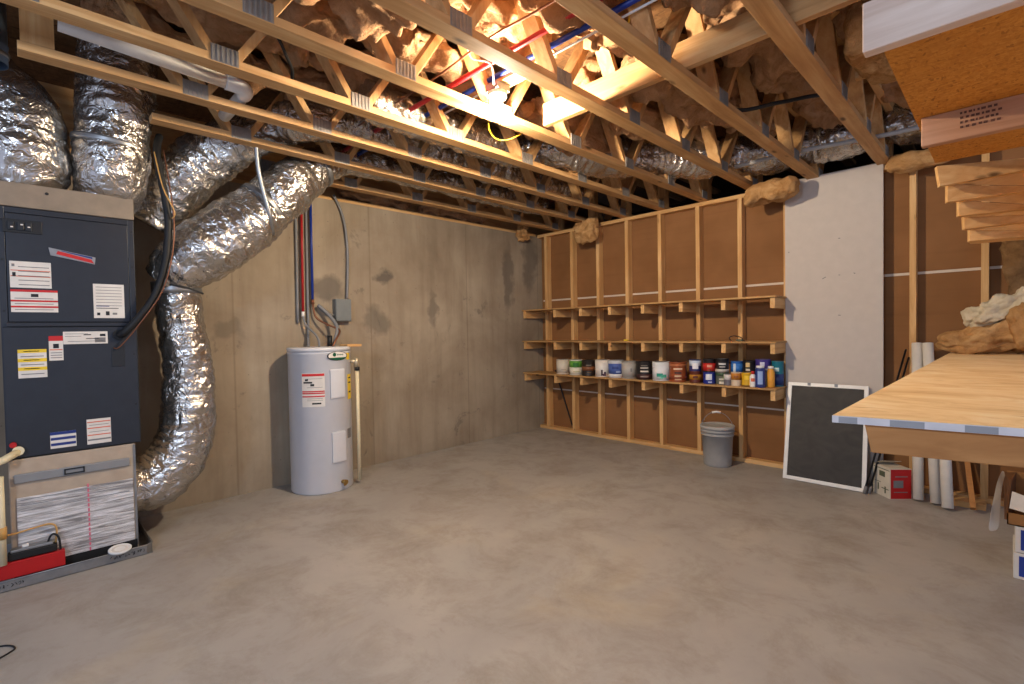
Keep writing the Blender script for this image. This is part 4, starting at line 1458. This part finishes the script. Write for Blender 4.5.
# maker's oval
mb = MB()
a = ang(.55)
d = Vector((cos(a), sin(a), 0))
mb.mat(0).disc(HC+d*(HR-.006)+Vector((0, 0, 1.118)), .092, d, .008, 32, .42)
mb.mat(1).disc(HC+d*(HR-.004)+Vector((0, 0, 1.119)), .085, d, .008, 32, .40)
mb.build('maker_oval', [BLACK, WHITE], w)
mb = MB()
tn = Vector((-sin(a), cos(a), 0))
o_ = HC+d*(HR+.0045)
for k in range(12):
    zz = -.0335+.0017*k
    hwid = .083*math.sqrt(max(0, 1-((zz)/(.034))**2))
    p = o_+Vector((0, 0, 1.119+zz))
    mb.bar(p-tn*hwid, p+tn*hwid, .0016, .0018)
mb.build('oval_green_band', GREEN, w)
mb = MB()
mb.disc(o_-tn*.03+Vector((0, 0, 1.129)), .016, d, .001, 20)
for k, s in enumerate((.012, .010, .012, .010, .012)):
    p = o_+tn*(.0+.012*k)+Vector((0, 0, 1.128))
    mb.bar(p-Vector((0, 0, s/2)), p+Vector((0, 0, s/2)), .007, .001, d)
mb.build('oval_lettering', GREEN, w)
mb = MB()
al = ang(-.22)
mb.mat(0).patch(HC, HR, al, .36, .715, .985, .001, 12)
mb.mat(1).patch(HC, HR, al, .35, .962, .982, .0018, 10)
for z in (.80, .825, .84):
    mb.patch(HC, HR, al, .35, z-.006, z+.004, .0018, 10)
mb.mat(2)
mb.patch(HC, HR, al-.16, .14, .905, .918, .0018, 6)
mb.patch(HC, HR, al-.2, .05, .925, .94, .0018, 6)
mb.patch(HC, HR, al-.02, .06, .882, .90, .0018, 6)
mb.patch(HC, HR, al+.1, .14, .735, .748, .0018, 6)
mb.mat(3)
for z in (.87, .78, .765, .94):
    mb.patch(HC, HR, al+.05, .24, z, z+.003, .0018, 6)
mb.build('warning_label', [WHITE, RED, BLACK, GREYT], w)
mb = MB()
mb.mat(0).patch(HC, HR, ang(.93), .16, .745, .955, .001, 6)
mb.mat(1)
for z in (.92, .88, .80):
    mb.patch(HC, HR, ang(.93), .10, z, z+.012, .0016, 6)
mb.build('energy_label', [YELLOW, BLACK], w)
mb = MB()
mb.mat(0).patch(HC, HR, ang(.90), .12, 1.08, 1.14, .001, 6)
mb.build('yellow_sticker', YELLOW, w)
mb = MB()
mb.patch(HC, HR, ang(.88), .12, .42, .50, .001, 6)
mb.build('grey_sticker', GREYT, w)
a = ang(.62)
d = Vector((cos(a), sin(a), 0))
p = HC+d*HR+Vector((0, 0, .075))
mb = MB()
mb.tube([p, p+d*.03], .016, 14)
mb.tube([p+d*.03, p+d*.045], .020, 14)
mb.tube([p+d*.02, p+d*.03-Vector((0, 0, .03))], .011, 10)
mb.build('drain_valve', m_plain('brass', rgb(176, 140, 80), .35, .8), w)
a = ang(.985)
d = Vector((cos(a), sin(a), 0))
p = HC+d*HR+Vector((0, 0, 1.06))
mb = MB()
mb.tube([p-d*.01, p+d*.05], .018, 14)
mb.tube([p+d*.05+Vector((0, 0, .03)), p+d*.05-Vector((0, 0, .05))], .020, 14)
mb.build('relief_valve', m_plain('pale_brass', rgb(190, 176, 150), .4, .6), w)
tpx = p+d*.055
MB().tube([tpx+Vector((0, 0, -.05)), tpx+Vector((.0, 0, -.08))], .023, 14).build('pipe_adapter', BLACK, w)
MB().tube([tpx-Vector((0, 0, .06)), (tpx.x, tpx.y, .03)], .015, 14).build('discharge_pipe', CPVC, w)
MB().box((HC.x+.02, HC.y+.17, HH+.002), (HC.x+.17, HC.y+.30, HH+.022)).build('wood_shim', WOOD[1], w, .002)

# pipes down to the heater
hot = thing('hot_water_pipe', 'red vertical water pipe above the heater on the concrete wall', 'pipe', (.04, -3.12, 1.2), 'water pipes above the heater')
MB().tube([(.045, -3.118, 1.50), (.045, -3.105, 2.62)], .011, 12).build('pipe', PEXR, hot)
MB().tube([(.045, -3.118, 1.455), (.045, -3.118, 1.50)], .013, 12).build('coupling', WHITEP, hot)
MB().tube(smooth_path([(.045, -3.118, 1.46), (.07, -3.105, 1.38), (.15, -3.06, 1.30), (.20, -3.05, 1.24), (.205, -3.05, HH+.006)], 5), .009, 10).build('braided_hose', CONDUIT, hot)
cold = thing('cold_water_pipe', 'blue vertical water pipe above the heater on the concrete wall', 'pipe', (.04, -3.03, 1.2), 'water pipes above the heater')
MB().tube([(.045, -3.03, 1.60), (.045, -3.025, 2.62)], .011, 12).build('pipe', PEXB, cold)
MB().tube([(.045, -3.03, 1.565), (.045, -3.03, 1.61)], .0145, 12).build('coupling', COPPER, cold)
MB().tube(smooth_path([(.045, -3.03, 1.57), (.06, -3.01, 1.45), (.13, -2.93, 1.38), (.2, -2.86, 1.33), (.24, -2.92, 1.24), (.25, -2.95, HH+.006)], 5), .009, 10).build('copper_tail', COPPER, cold)
for y, lab in ((-3.155, 'grey conduit left of the red pipe on the concrete wall'), (-3.065, 'grey conduit between the red and blue pipes')):
    o = MB().tube(smooth_path([(.022, y, 1.40 if y < -3.1 else 1.20), (.022, y+.003, 1.9), (.022, y+.008, 2.62)], 3) if y < -3.1 else
                  smooth_path([(.10, -3.10, HH+.006), (.04, -3.075, 1.30), (.022, y, 1.5), (.022, y+.008, 2.62)], 5), .012, 10).build('wall_conduit', CONDUIT)
    tag(o, lab, 'conduit', 'conduits above the heater')
jb = thing('junction_box', 'grey electrical box on the concrete wall above the heater', 'electrical box', (.05, -2.74, 1.5))
MB().box((.0, -2.83, 1.415), (.075, -2.68, 1.62)).build('box_body', GREYBOX, jb, .005)
MB().box((.075, -2.825, 1.42), (.080, -2.685, 1.615)).build('cover', GREYBOX, jb, .003)
MB().tube(smooth_path([(.03, -2.70, 1.62), (.03, -2.685, 1.9), (.03, -2.685, 2.15), (.028, -2.72, 2.40), (.02, -2.80, 2.58)], 5), .012, 10).build('conduit', CONDUIT, jb)
MB().tube(smooth_path([(.03, -2.83, 1.47), (.035, -2.93, 1.50), (.05, -2.985, 1.55)], 5), .010, 10).build('wire_whip', CONDUIT, jb)
MB().tube(smooth_path([(.05, -2.985, 1.56), (.10, -2.90, 1.46), (.17, -2.87, 1.36), (.20, -2.90, 1.26), (.20, -2.92, HH+.006)], 6), .016, 12).build('flexible_conduit', CONDUIT, jb)
MB().tube([(.205, -2.955, HH+.008), (.205, -2.955, HH+.10)], .020, 12).build('black_connector', BLACK, jb)

# ------------------------------------------------------------------ pipes and cables up in the trusses
for yy, zz, m, lab, x0 in ((-3.045, 2.735, PEXR, 'red plastic water pipe running across the trusses', .5), (-2.925, 2.735, PEXB, 'blue plastic water pipe running across the trusses', .5)):
    o = MB().tube([(x0, yy+.01, zz), (1.6, yy-.005, zz), (2.6, yy, zz), (4.0, yy+.005, zz)], .0145, 12).build('ceiling_pipe', m)
    tag(o, lab, 'pipe', 'water pipes across the trusses')
o = MB().tube(smooth_path([(.9, -3.18, 2.74), (2.0, -3.16, 2.74), (2.6, -3.20, 2.735), (3.0, -3.17, 2.74), (3.9, -3.18, 2.74)], 4), .006, 8).build('ceiling_cable', COPPER)
tag(o, 'thin orange brown cable strung beside the red ceiling pipe', 'cable')
o = MB().tube([(1.0, -2.875, 2.72), (4.0, -2.872, 2.725)], .006, 8).build('ceiling_cable', WHITEP)
tag(o, 'thin white cable strung beside the blue ceiling pipe', 'cable')
o = MB().tube(smooth_path([(2.40, -2.98, 2.66), (2.46, -3.06, 2.72), (2.38, -3.12, 2.76), (2.42, -3.2, 2.82)], 6), .004, 8).build('ceiling_cable', WHITEP)
tag(o, 'short white cable curl above the lit bulb', 'cable')
o = MB().tube(smooth_path([(2.34, -2.95, 2.65), (2.10, -2.75, 2.58), (2.05, -2.62, 2.55), (2.12, -2.55, 2.56), (2.18, -2.48, 2.62)], 6), .0035, 8).build('ceiling_cable', YWIRE)
tag(o, 'yellow cable looping under the bulb truss', 'cable')

pv = thing('drain_waste_pipe', 'white plastic drain pipe with elbow between the left trusses', 'pipe', (1.5, -4.4, 2.66))
MB().tube([(1.47, -4.715, 2.682), (1.47, -4.04, 2.648)], .034, 20).build('pipe', PVC, pv)
MB().tube(smooth_path([(1.47, -4.06, 2.648), (1.47, -3.99, 2.644), (1.44, -3.955, 2.642), (1.38, -3.95, 2.645)], 6), .039, 20).build('elbow', WHITEP, pv)
MB().tube([(1.39, -3.95, 2.645), (.98, -3.94, 2.66)], .034, 20).build('branch_pipe', PVC, pv)
gp = MB().tube(smooth_path([(2.75, -.50, 2.665), (3.2, -.46, 2.68), (3.75, -.42, 2.66), (4.05, -.40, 2.665), (4.3, -.4, 2.67)], 5), .016, 12).build('ceiling_pipe', PVCG)
tag(gp, 'grey plastic pipe running above the top plate near the landing', 'pipe')
bk = MB().tube(smooth_path([(3.02, -2.7, 2.80), (3.10, -2.2, 2.72), (3.2, -1.75, 2.63), (3.42, -1.55, 2.66), (3.60, -1.3, 2.72), (3.66, -.9, 2.74)], 6), .012, 10).build('ceiling_cable', BLACKR)
tag(bk, 'thick black cable sagging between the trusses right of the bulb', 'cable')
bk = MB().tube(smooth_path([(2.20, -4.35, 2.64), (2.12, -4.22, 2.62), (1.98, -4.0, 2.72), (1.9, -3.9, 2.66), (1.83, -3.85, 2.64), (1.72, -3.82, 2.62), (1.6, -3.80, 2.66)], 6), .008, 8).build('ceiling_cable', BLACKR)
tag(bk, 'black cable drooping across the left trusses near the white pipe', 'cable')
yw = MB().tube(smooth_path([(3.26, -2.95, 2.80), (3.1, -2.75, 2.75), (2.9, -2.65, 2.78)], 5), .006, 8).build('ceiling_cable', YWIRE)
tag(yw, 'yellow cable piece above the brace right of the bulb', 'cable')

# ------------------------------------------------------------------ the lit bulb
lf = thing('bulb_fixture', 'bare lit bulb in a white lampholder between the trusses', 'lamp', BULB)
MB().lathe([(0, .125), (.052, .125), (.054, .115), (.050, .095), (.030, .085), (.026, .05), (.018, .048), (0, .048)], BULB, 28).build('lampholder', WHITEP, lf)
MB().box((BULB.x-.05, BULB.y-.05, BULB.z+.125), (BULB.x+.05, BULB.y+.05, BULB.z+.165)).build('ceiling_box', GREYBOX, lf, .003)
MB().box((2.301, BULB.y-.02, BULB.z+.165), (2.694, BULB.y+.069, BULB.z+.203)).build('mounting_board', WOOD[0], lf, .002)
MB().lathe([(0, -.036), (.012, -.034), (.025, -.026), (.034, -.010), (.035, .004), (.029, .022), (.019, .038), (.015, .052), (0, .052)], BULB, 28).build('glass_globe', BULBM, lf)
